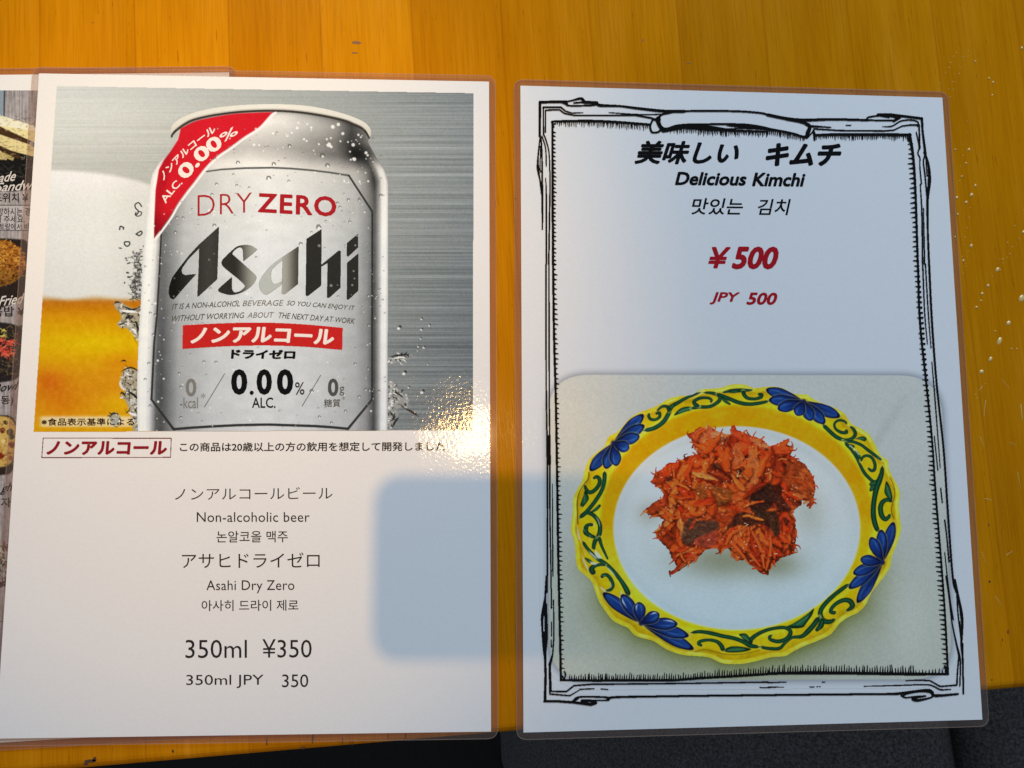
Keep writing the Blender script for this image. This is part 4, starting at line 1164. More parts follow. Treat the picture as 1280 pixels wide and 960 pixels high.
    leaf([(1096, 600), (1088, 603), (1087, 607), (1094, 609)]); leaf([(1095, 606), (1088.5, 607.5), (1087, 614), (1091, 613)])
    leaf([(1108, 601.5), (1112.5, 609), (1115.5, 621), (1113.5, 626.5), (1106, 617), (1106, 609)], [(1107.5, 606), (1113, 622)])
    vine([(1115.5, 627), (1109, 624.6), (1103, 628), (1100.6, 635), (1102, 644), (1106.5, 649), (1111, 646), (1112, 642.5)], [2.4, 3, 3.6, 4, 4, 3.4, 2.6, 1.4])
    cv.stroke([(1112, 596), (1117.5, 608), (1118, 620), (1115, 632), (1114.5, 640), (1117.5, 648)], 1.2, (96, 78, 10), .8, solid=False)
    # lower right
    vine([(1062, 729.5), (1053, 736), (1042, 744.5), (1032, 754), (1026, 763), (1026, 771), (1031, 776.5), (1038, 777), (1044.5, 773.5)], [2.2, 3, 3.2, 3.4, 3.6, 4, 4, 3.4, 1.4])
    vine([(1057, 764), (1063, 760.5), (1065.5, 756.5), (1062.5, 751.5), (1056, 750), (1047.5, 753), (1040.5, 759), (1038.5, 764.5), (1042.5, 766), (1044, 763.5)], [1.4, 3, 4.2, 4, 3.4, 3, 2.8, 2.8, 2.6, 1.2])
    vine([(1028, 775), (1026, 782), (1020.5, 788)], [4, 4.6, 2.4])
    vine([(1024, 771), (1018, 780), (1010, 789), (1002, 795.5), (990, 797), (981, 804), (974, 810.5), (960, 810.5), (948, 808)], [3.6, 4, 4, 3, 2, 2.2, 2.6, 2.4, 2])
    leaf([(1017.5, 760.5), (1015, 769), (1008, 779), (1003, 784.5), (990, 785.5), (981, 784), (990, 780), (1003, 772), (1012, 765)], [(996, 781), (1010, 771)])
    vine([(940, 805), (938.5, 800), (945, 794), (956, 788.5), (968, 785.4), (980, 784.5), (987.5, 788), (987, 794.5), (981, 799.6), (972, 801.8), (963.5, 799.5), (962, 796), (966, 793.5)], [3, 3.4, 3, 2.6, 2.4, 2.6, 3, 3.4, 3, 3, 2.6, 2.2, 1.2])
    vine([(863, 791), (875, 789.6), (889, 791.6), (903, 795), (918, 798), (930, 802.5), (938, 807), (950, 809)], [2, 2.6, 3, 3, 3, 3.2, 3.6, 2])
    leaf([(924, 792.6), (932, 792), (937, 797), (939, 803.6), (931, 800), (926, 796)], [(928, 795), (936, 801)])
    leaf([(904, 813.5), (912, 808.6), (924, 808), (939, 811.4), (928, 815), (912, 815.5)], [(909, 813), (930, 811)])
    vine([(878, 807.5), (873.5, 804.5), (876, 801.5), (886, 800), (896, 802), (901.5, 807), (904, 813)], [1.6, 2.8, 2.4, 2.2, 2.6, 3.4, 3.6])
    cv.stroke([(868, 815), (880, 812), (893, 814.5), (905, 817.5), (920, 818.4), (936, 816), (950, 812.5)], 1.1, (112, 96, 12), .75, solid=False)
    # left side, with window gleams on the glaze
    vine([(728, 676), (733, 684), (740, 692), (748, 699), (756, 704), (765, 712), (775, 724), (782, 735), (786.5, 745)], [2, 2.4, 2.6, 3, 3, 3, 3, 4, 4.4])
    vine([(742, 716.5), (739.5, 711.5), (743, 707.5), (750, 705.8), (757, 706.5)], [4, 4.4, 3, 2.2, 1.4])
    vine([(752, 722), (754, 719), (759, 719), (763.5, 724), (766, 731.5), (763, 737), (757, 738.5)], [2.2, 2.6, 2.6, 2.8, 2.8, 2.6, 1.4])
    leaf([(731, 697), (737, 699), (741.5, 703.5), (737, 704), (733, 701)])
    vine([(724, 649), (728, 643.5), (734, 641), (741, 643.5), (747, 650), (750, 658), (749, 668), (744, 676), (742, 684), (744, 686)], [2.2, 2.6, 2.8, 3, 3.2, 3.4, 3.6, 3.4, 2.8, 1])
    vine([(744, 671.5), (738, 669.5), (732.5, 665.5), (732.5, 659.5), (735.5, 656), (741, 656)], [2, 3, 4.2, 3.6, 2.4, 2.4])
    vine([(749, 672), (752, 682), (756, 691), (760, 699.5)], [3, 2.2, 1.8, 1.2])
    vine([(755.8, 589), (755.5, 600), (753, 611), (747, 622), (739, 633), (731, 642), (725, 647)], [3, 3.2, 3, 3, 3, 3.2, 2.4])
    vine([(741, 598.5), (746, 596), (749.5, 599.5), (748.5, 606.5), (743, 613), (737, 615.5), (732.5, 611), (731, 606)], [1.6, 2.6, 3, 3, 3, 3, 2.6, 1.4])
    leaf([(731.5, 613), (736, 622), (733.5, 628), (728, 634), (725.5, 630.5), (728.5, 622)], [(730, 618), (731, 628)])
    leaf([(737, 640.5), (744, 635), (749, 630.5), (751, 632.5), (747, 637.5), (741, 640.5)])
    cv.stroke([(736, 590), (735.6, 598), (730, 605.5), (724, 616), (721.4, 629), (722, 642), (722.5, 655)], 1.2, (70, 56, 8), .9, solid=False)
    for P, w in [([(721.5, 657), (723, 668), (726, 678)], 2.2), ([(727.5, 682), (732, 694)], 1.8), ([(729, 660), (730.5, 664)], 2.6), ([(737.5, 669.5), (737.2, 675)], 2.6), ([(743, 654), (742.5, 659)], 2.2), ([(744, 688), (747, 694), (752, 698)], 5), ([(735, 688), (742, 695), (747, 700)], 2), ([(737, 702), (742, 704.5), (748, 704)], 3), ([(727, 692), (730, 702), (734, 710), (736, 716)], 2),
                 ([(745, 645.5), (748.5, 652), (749.5, 658)], 1), ([(757, 707.5), (763, 713), (770, 721)], 1.3), ([(749, 733), (755, 738), (757, 741)], 2.4), ([(763, 727), (764, 733), (761, 735.5)], 1), ([(753, 719.6), (757, 719.4)], 1.1), ([(776, 738), (777, 744), (773, 748)], 2), ([(768, 588), (771, 584.5)], 1.3), ([(726, 634), (728, 632)], 2)]:
        cv.stroke(P, w, (214, 218, 214), .8, soft=.6, taper=.3, solid=False)
    # blue flowers
    def flower(c, tips, w, gleam=0):
        c = np.array(c, float); w = w * 1.22
        order = list(range(len(tips)))
        for i in sorted(order, key=lambda i: -abs(i - (len(tips) - 1) / 2)):
            tip = np.array(tips[i], float); d = tip - c; n = np.array([-d[1], d[0]]) / np.linalg.norm(d); ww = w
            P = smooth_line([c, c + d * .3 + n * ww * .34, c + d * .65 + n * ww * .5, c + d * .9 + n * ww * .3, tip, c + d * .9 - n * ww * .3, c + d * .65 - n * ww * .5, c + d * .3 - n * ww * .34], 5, closed=True)
            ctr = c + d * .62
            cv.fill(ctr + (P - ctr) * 1.14, (196, 196, 120), .9, .35, solid=False)
            cv.fill(P, (8, 14, 44), .4, solid=False)
            q = ctr + (P - ctr) * .80 + d * .01
            def pc(x, y, d=d, c=c):
                s = np.clip(((x - c[0]) * d[0] + (y - c[1]) * d[1]) / (d @ d), 0, 1)[..., None]
                return np.array([11, 19, 68]) * (1 - s) + np.array([27, 72, 148]) * s
            cv.fill(q, pc, .6, .95, solid=False)
            cv.stroke([c + d * .45 + n * ww * .12, c + d * .7 + n * ww * .16, c + d * .9 + n * ww * .08], 1.1, (92, 134, 196), .55, soft=.6, taper=.4, solid=False)
            if gleam and i in (1, 2, 3, 4):
                cv.stroke([c + d * .6 - n * ww * .26, c + d * .8 - n * ww * .24, c + d * .92 - n * ww * .1], 1.7, (200, 214, 232), .85, soft=.5, taper=.4, solid=False)
        for a in np.linspace(0, 6.283, 3)[:-1]:
            pass
        cv.fill([c + 3.4 * np.array([math.cos(a), math.sin(a)]) for a in np.linspace(0, 6.28, 10)[:-1]], (14, 20, 62), .8, .9, solid=False)
        cv.stroke([c + 2.0 * np.array([math.cos(a), math.sin(a)]) for a in np.linspace(0, 5, 9)], .7, (48, 62, 120), .7, solid=False)
    flower((767, 554), [(804.5, 518), (805.5, 531.5), (799.5, 545), (786.5, 561), (770.5, 582.5), (757, 586), (737.5, 588.5)], 12)
    flower((1004.5, 502), [(957.5, 486.8), (961, 500), (972, 511), (996, 519.5), (1014.5, 525.8), (1031, 529.5), (1050, 520.8)], 12)
    flower((1103, 703), [(1117, 652.5), (1101.5, 662), (1088.5, 671.5), (1075.5, 699), (1066.5, 717), (1061, 735.6), (1071.5, 753.6)], 11.5)
    flower((801.5, 779), [(753.7, 741), (777, 743), (798.5, 752.5), (824, 767), (847, 780), (861, 795), (867, 811.5)], 12.5, 1)
    cv.rgb *= (1 + (value_noise(cv.h, cv.w, 9, 9) - .5) * .10 * (e_in > 1.01))[..., None]
    cv.soften(1)
    # glaze: soft light caught on the rolled lip and the inner slope
    lipn = np.exp(-((sdm - 3.2) / 1.5) ** 2) * sstep(.35, .8, value_noise(cv.h, cv.w, 26, 26))
    cv.rgb += lipn[..., None] * np.array([26, 26, 44])
    ang = np.arctan2(Y - 655, X - 921)
    slope = np.exp(-((e_out - .965) / .03) ** 2) * np.exp(-((ang - 2.6) / .35) ** 2) + np.exp(-((e_out - 1.03) / .022) ** 2) * np.exp(-((ang + 2.4) / .4) ** 2) * .6
    cv.rgb += slope[..., None] * np.array([10, 22, 40])
    dk = np.exp(-((sdm - 9) / 3) ** 2) * .10 * (.5 + value_noise(cv.h, cv.w, 20, 20))
    cv.rgb *= (1 - dk)[..., None]
    cv.grain(6)
    cv.a[:] = np.clip(.5 + sdm / .8, 0, 1)
    cv.build('plate_print', pic, L[2], PLATEW)

    # ---- the kimchi
    sil = [(280, 175), (300, 165), (330, 140), (352, 142), (380, 124), (395, 138), (410, 145), (440, 162), (470, 175), (495, 170), (495, 128), (512, 124), (530, 150), (600, 180), (650, 195), (668, 212), (690, 232), (740, 212), (785, 192), (788, 205), (770, 230), (808, 232), (806, 258), (790, 275), (830, 300), (870, 325), (895, 365), (912, 405), (918, 440), (910, 480), (908, 515), (892, 528), (880, 510), (845, 500), (850, 522), (815, 548), (800, 560), (815, 600), (822, 650), (815, 765), (780, 780), (745, 788), (715, 815), (690, 840), (680, 878), (650, 870), (610, 838), (560, 800), (520, 805), (505, 780), (480, 740), (462, 745), (440, 770), (425, 740), (400, 742), (370, 750), (330, 785), (300, 812), (260, 835), (235, 855), (190, 868), (200, 852), (228, 838), (200, 790), (180, 745), (125, 690), (122, 655), (150, 622), (160, 600), (140, 585), (90, 577), (65, 560), (70, 545), (110, 510), (150, 490), (160, 470), (140, 440), (90, 410), (105, 395), (112, 370), (150, 345), (180, 315), (230, 310), (270, 285), (330, 270), (312, 240), (308, 215)]
    k = lambda P: np.array([(790 + x / 4, 500 + y / 4) for x, y in P])
    silp = k(sil)
    cv = Canvas(800, 524, 1026, 724, 2.6, (140, 56, 20), 0.0)
    r = np.random.default_rng(77)
    jag = silp.copy()
    P = []
    for a, b in zip(jag, np.roll(jag, -1, 0)):
        m = max(2, int(np.linalg.norm(b - a) / 1.6))
        for s in np.linspace(0, 1, m, endpoint=False): P.append(a + (b - a) * s + r.normal(size=2) * .45)
    silj = np.array(P)
    full = (slice(None), slice(None))
    sds = cv.poly_sd(silj, full)
    X, Y = cv.X, cv.Y
    n1 = value_noise(cv.h, cv.w, 14, 14, r); n2 = value_noise(cv.h, cv.w, 5, 5, r)
    cv.rgb = np.array([136, 50, 18]) * (.6 + .7 * n1 + .3 * (n2 - .5))[..., None]
    pal = np.array([(186, 66, 22), (202, 82, 28), (174, 52, 18), (208, 100, 38), (156, 46, 16), (194, 84, 30), (214, 122, 58), (168, 58, 20), (124, 38, 14), (198, 74, 24)])
    def flow(x, y):
        return math.atan2(y - 630, (x - 918) * .8) + .45 * math.sin(x * .045 + 1.2) + .4 * math.sin(y * .06 + x * .02)
    def inside(x, y, m=0.0):
        j = int((x - cv.x0) * cv.s); i = int((y - cv.y0) * cv.s)
        return 0 <= i < cv.h and 0 <= j < cv.w and sds[i, j] > m
    def random_strand(x, y, lo, hi, wlo, whi, col, gl=.25, rim=.35):
        a = flow(x, y) + r.normal() * .5
        n = 5; l = r.uniform(lo, hi); pts = []
        px_, py_ = x, y
        for q in range(n):
            pts.append((px_, py_)); px_ += math.cos(a) * l / n; py_ += math.sin(a) * l / n; a += r.normal() * .38
        if not all(inside(*q, m=.4) for q in pts): return False
        cv.strand(pts, r.uniform(wlo, whi), col, rim, gl)
        return True
    def scatter(n, lo, hi, wlo, whi, dark=.0, region=None, palette=pal, gl=.25):
        c = 0; tries = 0
        while c < n and tries < n * 12:
            tries += 1
            x, y = r.uniform(804, 1022), r.uniform(530, 720)
            if not inside(x, y, 1.0): continue
            if region is not None and not region(x, y): continue
            b = .80 + .35 * value_noise_pt(x, y)
            b *= 1.0 - .22 * sstep(640, 715, np.array(y))
            col = palette[r.integers(len(palette))] * float(b)
            if r.random() < dark: col = np.array([58, 22, 12]) * r.uniform(.6, 1.3)
            if random_strand(x, y, lo, hi, wlo, whi, col, gl): c += 1
    vn = value_noise(80, 90, 9, 9, r)
    value_noise_pt = lambda x, y: vn[min(79, int((y - 524) / 2.6)), min(89, int((x - 800) / 2.6))]
    def shred(pts, w, col, ao=.5):
        """a torn leaf strip: ragged width, lengthwise fibres, lighter rib, soft shade beneath"""
        P = smooth_line(pts, 7)
        m = len(P); u = np.linspace(0, 1, m)
        W = w * (.45 + .55 * np.sin(np.pi * np.clip(u * .86 + .1, 0, 1))) * np.interp(u, np.linspace(0, 1, 12), r.uniform(.62, 1.25, 12))
        if ao: cv.stroke(P + np.array([.7, 1.5]), W * .95 + 1.2, (40, 13, 6), ao, smooth=False, soft=1.7, solid=False)
        sl, e, off, t = cv.seg_field(P, W, W.max() / 2 + 2)
        if e.size == 0: return
        fib = value_noise(30, 60, 1.6, 14, r)
        i = np.clip(((off + 1) * .5 * 29).astype(int), 0, 29); j = np.clip((t * 59).astype(int), 0, 59)
        k_ = .70 + .62 * fib[i, j] - .22 * np.abs(off) ** 2 - .16 * off
        c = np.asarray(col, float) * k_[..., None]
        pale = (np.exp(-((off + .25) / .3) ** 2) * np.interp(t, np.linspace(0, 1, 7), r.random(7) ** 2) * (.30 if W.max() > 7 else .10))[..., None]
        c = c + (np.array([232, 150, 84]) - c) * pale
        cv.put(sl, np.clip(.5 - e / 1.0, 0, 1), c, False)
    def shreds(n, lo, hi, wlo, whi, region=None, palette=pal, spread=.6, ao=.5):
        c = tries = 0
        while c < n and tries < n * 14:
            tries += 1
            x, y = r.uniform(804, 1022), r.uniform(530, 720)
            if not inside(x, y, 1.0) or (region is not None and not region(x, y)): continue
            a = flow(x, y) + r.normal() * spread; l = r.uniform(lo, hi); pts = []
            for q in range(5):
                pts.append((x, y)); x += math.cos(a) * l / 5; y += math.sin(a) * l / 5; a += r.normal() * .3
            if not all(inside(*q, m=.3) for q in pts): continue
            b = (.86 + .34 * value_noise_pt(*pts[0])) * (1.0 - .14 * float(sstep(650, 715, np.array(pts[0][1]))))
            shred(pts, r.uniform(wlo, whi), palette[r.integers(len(palette))] * float(b), ao); c += 1
    shreds(80, 24, 50, 12, 26, ao=.5, spread=.8)
    shreds(90, 20, 44, 8, 17, ao=.6, spread=.8)
    shreds(40, 22, 46, 4, 8, ao=.55, spread=.6)
    shreds(26, 12, 26, 3, 6, ao=.4)
    # leafy pieces and dark laver that stand out, from the photo
    def piece(P, c0, c1, ang, soft=.7, alpha=.95, tex=18):
        if sum(c0) < 170: soft, alpha = soft * 1.8, alpha * .92
        Q = smooth_line(k(P), 4, closed=True)
        def pc(x, y):
            s = ((x - Q[:, 0].mean()) * math.cos(ang) + (y - Q[:, 1].mean()) * math.sin(ang)) / (np.ptp(Q) * .5)
            s = np.clip(.5 + .5 * s, 0, 1)[..., None]
            q = np.array(c0) * (1 - s) + np.array(c1) * s
            i0 = np.clip(((y - cv.y0) * cv.s).astype(int), 0, cv.h - 1); j0 = np.clip(((x - cv.x0) * cv.s).astype(int), 0, cv.w - 1)
            return q + ((n2[i0, j0] - .5) * tex * 2 + (n3[i0, j0] - .5) * tex * 1.4)[..., None]
        cv.fill(Q + np.array([.9, 1.2]), (46, 18, 10), 1.2, .55)
        cv.fill(Q, pc, soft, alpha * .82)
        # fibres running along the leaf
        m = max(4, int(np.ptp(Q[:, 0]) * np.ptp(Q[:, 1]) / 14))
        for _ in range(m):
            x = r.uniform(Q[:, 0].min(), Q[:, 0].max()); y = r.uniform(Q[:, 1].min(), Q[:, 1].max())
            j = int((x - cv.x0) * cv.s); i = int((y - cv.y0) * cv.s)
            if not (0 <= i < cv.h and 0 <= j < cv.w): continue
            if cv.poly_sd(Q, (slice(i, i + 1), slice(j, j + 1)))[0, 0] < .8: continue
            a = ang + math.pi / 2 * (np.ptp(Q[:, 1]) > np.ptp(Q[:, 0]) * 1.6) * 0 + r.normal() * .28
            l = r.uniform(3, 11); base = cv.rgb[i, j].copy()
            c = np.clip(base * r.choice([.55, .7, .82, 1.2, 1.35, 1.5]) + (8 if base.mean() < 50 else 0), 0, 235)
            cv.stroke([(x, y), (x + l * .5 * math.cos(a), y + l * .5 * math.sin(a)), (x + l * math.cos(a + r.normal() * .3), y + l * math.sin(a + r.normal() * .3))], r.uniform(.7, 2.0), c, .6, taper=.4, soft=.6, solid=False)
    n3 = value_noise(cv.h, cv.w, 2.6, 2.6, r)
    DKC = (30, 24, 20)
    piece([(300, 170), (370, 128), (410, 145), (465, 180), (440, 240), (380, 265), (335, 255), (318, 210)], (176, 70, 34), (206, 132, 88), -.6)
    piece([(395, 165), (440, 165), (470, 190), (440, 205), (410, 195)], (214, 176, 130), (200, 120, 80), .4)
    piece([(497, 128), (530, 155), (650, 195), (690, 235), (745, 330), (735, 345), (690, 300), (620, 230), (540, 200), (505, 170)], (178, 52, 20), (206, 96, 44), .6)
    piece([(590, 185), (660, 210), (700, 260), (660, 250), (600, 210)], (216, 140, 90), (198, 96, 50), .5)
    piece([(690, 232), (785, 194), (770, 230), (806, 236), (800, 262), (740, 270), (700, 262)], (186, 64, 24), (204, 90, 36), -.4)
    piece([(455, 290), (500, 240), (530, 212), (545, 250), (560, 290), (520, 330), (480, 340), (455, 320)], (196, 118, 64), (168, 76, 36), .8)
    piece([(585, 235), (605, 240), (632, 280), (634, 400), (600, 420), (555, 440), (545, 420), (570, 350), (580, 300)], (206, 134, 74), (178, 92, 42), 1.4)
    piece([(640, 250), (700, 260), (740, 330), (730, 372), (670, 350), (645, 300)], (198, 80, 34), (180, 58, 22), .7)
    piece([(740, 330), (800, 300), (870, 330), (900, 380), (912, 440), (900, 490), (830, 480), (770, 420), (745, 380)], (198, 92, 42), (206, 104, 40), .5, .8, .5, 26)
    piece([(320, 420), (420, 430), (505, 460), (495, 500), (430, 530), (350, 520), (325, 470)], (142, 70, 30), (124, 84, 30), .3, .9)
    piece([(260, 536), (300, 530), (400, 545), (480, 555), (520, 560), (515, 595), (480, 610), (400, 596), (320, 575)], (198, 96, 40), (176, 74, 28), .2)
    piece([(275, 535), (400, 550), (490, 548), (480, 562), (390, 562), (300, 548)], (212, 136, 74), (200, 110, 50), .1, .6, .9)
    piece([(500, 480), (560, 435), (630, 420), (605, 470), (590, 520), (600, 570), (560, 560), (520, 530)], (196, 96, 40), (170, 72, 30), .4)
    piece([(400, 545), (470, 560), (500, 520), (520, 560), (490, 620), (440, 640), (380, 690), (340, 700), (380, 640)], (176, 66, 28), (160, 56, 22), .5, .8, .7)
    piece([(510, 420), (520, 380), (545, 335), (565, 345), (560, 400), (540, 430)], (52, 34, 24), DKC, .6)
    piece([(590, 470), (610, 430), (650, 415), (700, 420), (712, 470), (700, 520), (660, 560), (620, 570), (592, 540)], (34, 28, 23), (24, 20, 17), .7, .8, .98, 10)
    piece([(700, 470), (730, 430), (755, 440), (745, 470), (790, 540), (780, 556), (735, 550), (710, 510)], (40, 26, 22), (58, 26, 20), .6)
    piece([(620, 565), (680, 555), (720, 560), (735, 620), (738, 670), (715, 680), (690, 640), (640, 610)], (34, 28, 22), (48, 36, 26), .9, .8, .97, 12)
    piece([(520, 570), (560, 560), (620, 580), (630, 610), (590, 630), (530, 625), (490, 650), (470, 700), (440, 690), (490, 620)], (48, 26, 20), (40, 26, 22), .8)
    piece([(255, 640), (275, 600), (300, 585), (335, 600), (420, 605), (430, 640), (380, 670), (330, 690), (290, 720), (262, 720), (245, 690)], (52, 46, 38), (70, 60, 54), .3, .9, .97, 12)
    piece([(285, 640), (310, 595), (322, 600), (310, 630), (290, 650)], (170, 66, 32), (150, 56, 28), .3)
    piece([(325, 690), (380, 668), (430, 645), (430, 700), (400, 735), (350, 735), (310, 715)], (166, 78, 56), (140, 58, 44), .5, .8, .9)
    piece([(400, 325), (430, 310), (445, 340), (425, 360), (400, 350)], (60, 40, 26), (46, 30, 20), .3, 1.2, .8)
    piece([(450, 330), (470, 320), (472, 350), (455, 360)], (58, 34, 22), (50, 26, 18), .3, 1.2, .7)
    piece([(160, 385), (195, 375), (200, 395), (170, 405)], (66, 30, 20), (58, 26, 18), .2, 1.2, .7)
    piece([(800, 490), (850, 500), (830, 530), (795, 520)], (84, 28, 18), (70, 24, 16), .2, 1.2, .8)
    piece([(440, 770), (425, 735), (470, 660), (530, 630), (500, 690), (462, 740)], (196, 76, 34), (160, 52, 20), 1.2)
    piece([(185, 860), (235, 838), (300, 770), (330, 790), (250, 840)], (190, 80, 40), (200, 100, 60), .3, .7, .7)
    piece([(70, 558), (110, 515), (160, 495), (165, 530), (130, 560), (95, 572)], (186, 78, 36), (170, 66, 30), .4, .8, .7)
    piece([(670, 640), (690, 640), (712, 700), (690, 800), (672, 780), (665, 700)], (186, 70, 32), (172, 60, 26), 1.2, .7, .8)
    piece([(750, 580), (775, 570), (805, 620), (790, 680), (770, 640)], (190, 70, 30), (170, 52, 22), 1.0)
    piece([(752, 590), (770, 590), (778, 622), (765, 625)], (50, 22, 16), (60, 24, 16), .6, 1.0, .9)
    piece([(480, 700), (520, 690), (560, 740), (600, 790), (560, 790), (520, 750)], (150, 52, 22), (60, 26, 16), .6, .8, .8)
    region_ok = lambda x, y: not (935 < x < 978 and 602 < y < 672) and not (852 < x < 900 and 645 < y < 682)
    shreds(22, 18, 40, 7, 14, region_ok, ao=.6, spread=.8)
    shreds(22, 16, 38, 2.6, 5, region_ok, ao=.5)
    scatter(34, 6, 16, 1.2, 2.4, .1, region_ok, gl=.4)
    shreds(40, 14, 30, 3.5, 7, lambda x, y: y > 668 and x > 905, np.array([(192, 66, 24), (176, 54, 20), (160, 46, 18), (206, 90, 38)]), .35)
    for P in [[(480, 705), (530, 750), (570, 800)], [(500, 690), (560, 740), (640, 830)], [(580, 640), (578, 700), (560, 760)], [(600, 660), (640, 740), (660, 840)], [(690, 680), (690, 760), (670, 850)], [(470, 720), (500, 670), (560, 640)]]:
        shred(k(P), 4.6, (204, 86, 34), .5)
    for i in range(110):
        x, y = r.uniform(808, 1018), r.uniform(540, 712)
        if not inside(x, y, 3): continue
        a = flow(x, y) + r.normal() * .7; l = r.uniform(4, 12)
        cv.stroke([(x, y), (x + l * .5 * math.cos(a), y + l * .5 * math.sin(a)), (x + l * math.cos(a + .4), y + l * math.sin(a + .4))], r.uniform(1.6, 4.2), (44, 15, 8), r.uniform(.35, .8), taper=.4, soft=1.0, solid=False)
    cv.rgb *= (1 - .30 * np.exp(-np.clip(sds, 0, 99) / 1.6) * sstep(600, 700, Y))[..., None]
    cv.soften(2)
    cv.rgb = np.clip(cv.rgb, 0, 255) * np.array([1.10, 1.0, .92])
    # moist glints and pepper flakes
    for i in range(420):
        x, y = r.uniform(804, 1022), r.uniform(530, 720)
        if not inside(x, y, .8): continue
        w = r.uniform(.4, 1.1)
        if region_ok(x, y) or i % 5 == 0:
            cv.stroke([(x, y), (x + r.normal() * 1.2, y + r.normal() * 1.0)], w, [(236, 176, 128), (244, 206, 172), (90, 20, 12), (222, 132, 84), (48, 20, 14)][r.integers(5)], .85)
    for i in range(70):
        x, y = r.uniform(936, 976), r.uniform(605, 668)
        if inside(x, y) and not region_ok(x, y): cv.stroke([(x, y), (x + r.normal() * .8, y + r.normal() * .8)], .7, [(96, 84, 66), (12, 10, 9), (70, 56, 40)][i % 3], .7)
    cv.grain(7)
    cv.a[:] = np.clip(.5 + sds / .7, 0, 1)
    # loose wisps that stick out past the pile
    for i in range(70):
        q = silj[r.integers(len(silj))]
        a = math.atan2(q[1] - 634, q[0] - 918) + r.normal() * .7
        l = r.uniform(2.5, 7); p0 = q - 3 * np.array([math.cos(a), math.sin(a)])
        p1 = q + l * .5 * np.array([math.cos(a), math.sin(a)]); p2 = q + l * np.array([math.cos(a + r.normal() * .4), math.sin(a + r.normal() * .4)])
        cv.stroke([p0, p1, p2], [r.uniform(1.6, 3.2), 1.4, .6], pal[r.integers(len(pal))] * r.uniform(.8, 1.25), 1.0)
    cv.build('kimchi_print', pic, L[3], PLATEW)

    # ---- hand drawn frame
    fr = Canvas(668, 118, 1212, 884, 2.3, (14, 14, 15), 0.0)
    K = (14, 14, 15)
    a1 = lambda P: [(640 + x / 4, 90 + y / 4) for x, y in P]
    a2 = lambda P: [(900 + x / 4, 90 + y / 4) for x, y in P]
    b1 = lambda P: [(640 + x / 4, 720 + y / 4) for x, y in P]
    b2 = lambda P: [(960 + x / 4, 720 + y / 4) for x, y in P]
    def ln(P, w=1.6, **q): fr.stroke(P, [v * 1.32 for v in w] if np.ndim(w) else w * 1.32, K, **q)
    # top left
    ln(a1([(272, 148), (140, 150), (139, 320)]), [2.6, 2.6, 2.2], smooth=False)
    ln(a1([(139, 318), (146, 345), (150, 420), (152, 600), (152, 785)]), [2, 1.6, 1.5, 1.8, 1.6])
    ln(a1([(139, 335), (131, 420), (130, 480), (140, 540), (150, 610)]), [1.2, 1.6, 2.6, 1.4, 2])
    ln(a1([(143, 370), (141, 470), (143, 500)]), 1.0)
    ln(a1([(270, 150), (275, 165), (312, 168), (410, 165), (422, 152), (368, 150), (310, 154)]), 1.6)
    ln(a1([(262, 150), (300, 142), (345, 132), (362, 150)]), [1.4, 1.6, 2.6, 3.2])
    ln(a1([(418, 152), (440, 166), (540, 170), (620, 180), (760, 195), (860, 196)]), [1.8, 3, 2, 2.4, 2.8, 3])
    ln(a1([(360, 150), (425, 154)]), 3)
    ln(a1([(250, 150), (275, 160)]), 2.4)
    ln(a1([(158, 310), (157, 175), (245, 176), (268, 195), (300, 205), (355, 202)]), [1.4, 1.6, 1.6, 1.4, 1.2, .8], smooth=False)
    ln(a1([(168, 300), (168, 190), (238, 188), (262, 206), (310, 216), (440, 216), (620, 216), (700, 230)]), [1.2, 1.4, 1.4, 1.4, 1.4, 1.4, 1.6, 1.8], smooth=False)
    ln(a1([(485, 202), (640, 212), (760, 210)]), [.8, 1.2, 1])
    ln(a1([(158, 310), (170, 340), (186, 410), (190, 560), (188, 720), (184, 960)]), [1.4, 1.4, 1.2, 1.4, 1.6, 1.6])
    ln(a1([(150, 320), (168, 380), (172, 470)]), 1.2)
    ln(a1([(168, 530), (172, 620), (172, 960)]), [.8, 1.4, 1.6])
    ln(a1([(202, 250), (205, 960)]), [2, 2.4], smooth=False)
    ln(a1([(200, 252), (216, 246), (380, 244), (520, 249), (690, 262)]), [1.6, 1.8, 2.4, 2.2, 2.0])
    ln(a1([(210, 275), (206, 262), (218, 258)]), 1.4)
    # ribbon
    rib = a1([(738, 222), (770, 208), (840, 196), (1000, 194), (1140, 196), (1250, 205)]) + a2([(240, 214), (330, 230), (400, 245), (452, 270), (428, 322)]) + a2([(360, 305), (260, 286), (150, 264), (0, 260)]) + a1([(940, 262), (840, 264), (755, 282)])
    fr_r = smooth_line(rib, 5, closed=True)
    ln(np.vstack([fr_r, fr_r[:1]])[::3], 1.9)
    ln(a1([(738, 222), (728, 240), (752, 290), (770, 296)]), [2, 4, 3.4, 1.6])
    ln(a1([(704, 236), (692, 270), (700, 300), (730, 300), (742, 290)]), 1.9)
    ln(a1([(705, 236), (738, 238)]), 2.6)
    fr.fill(a1([(755, 285), (850, 264), (940, 262), (1020, 272), (1100, 286), (1280, 294), (1280, 300), (1100, 298), (960, 290), (860, 282), (770, 300)]), K, .4)
    fr.fill(a1([(1060, 268), (1140, 264), (1280, 282), (1280, 292), (1180, 284)]), K, .4, .85)
    fr.fill(a2([(0, 290), (100, 284), (220, 288), (330, 302), (400, 320), (440, 330), (420, 318), (330, 296), (200, 276), (0, 282)]), K, .4)
    ln(a2([(450, 268), (440, 300), (434, 326)]), [2, 4, 3])
    ln(a2([(468, 290), (474, 338)]), [1.6, 2.2]); ln(a2([(440, 326), (470, 292)]), 1.4)
    ln(a2([(240, 214), (330, 232), (420, 240), (560, 236), (740, 240)]), [3, 3, 3, 2.4, 2.2])
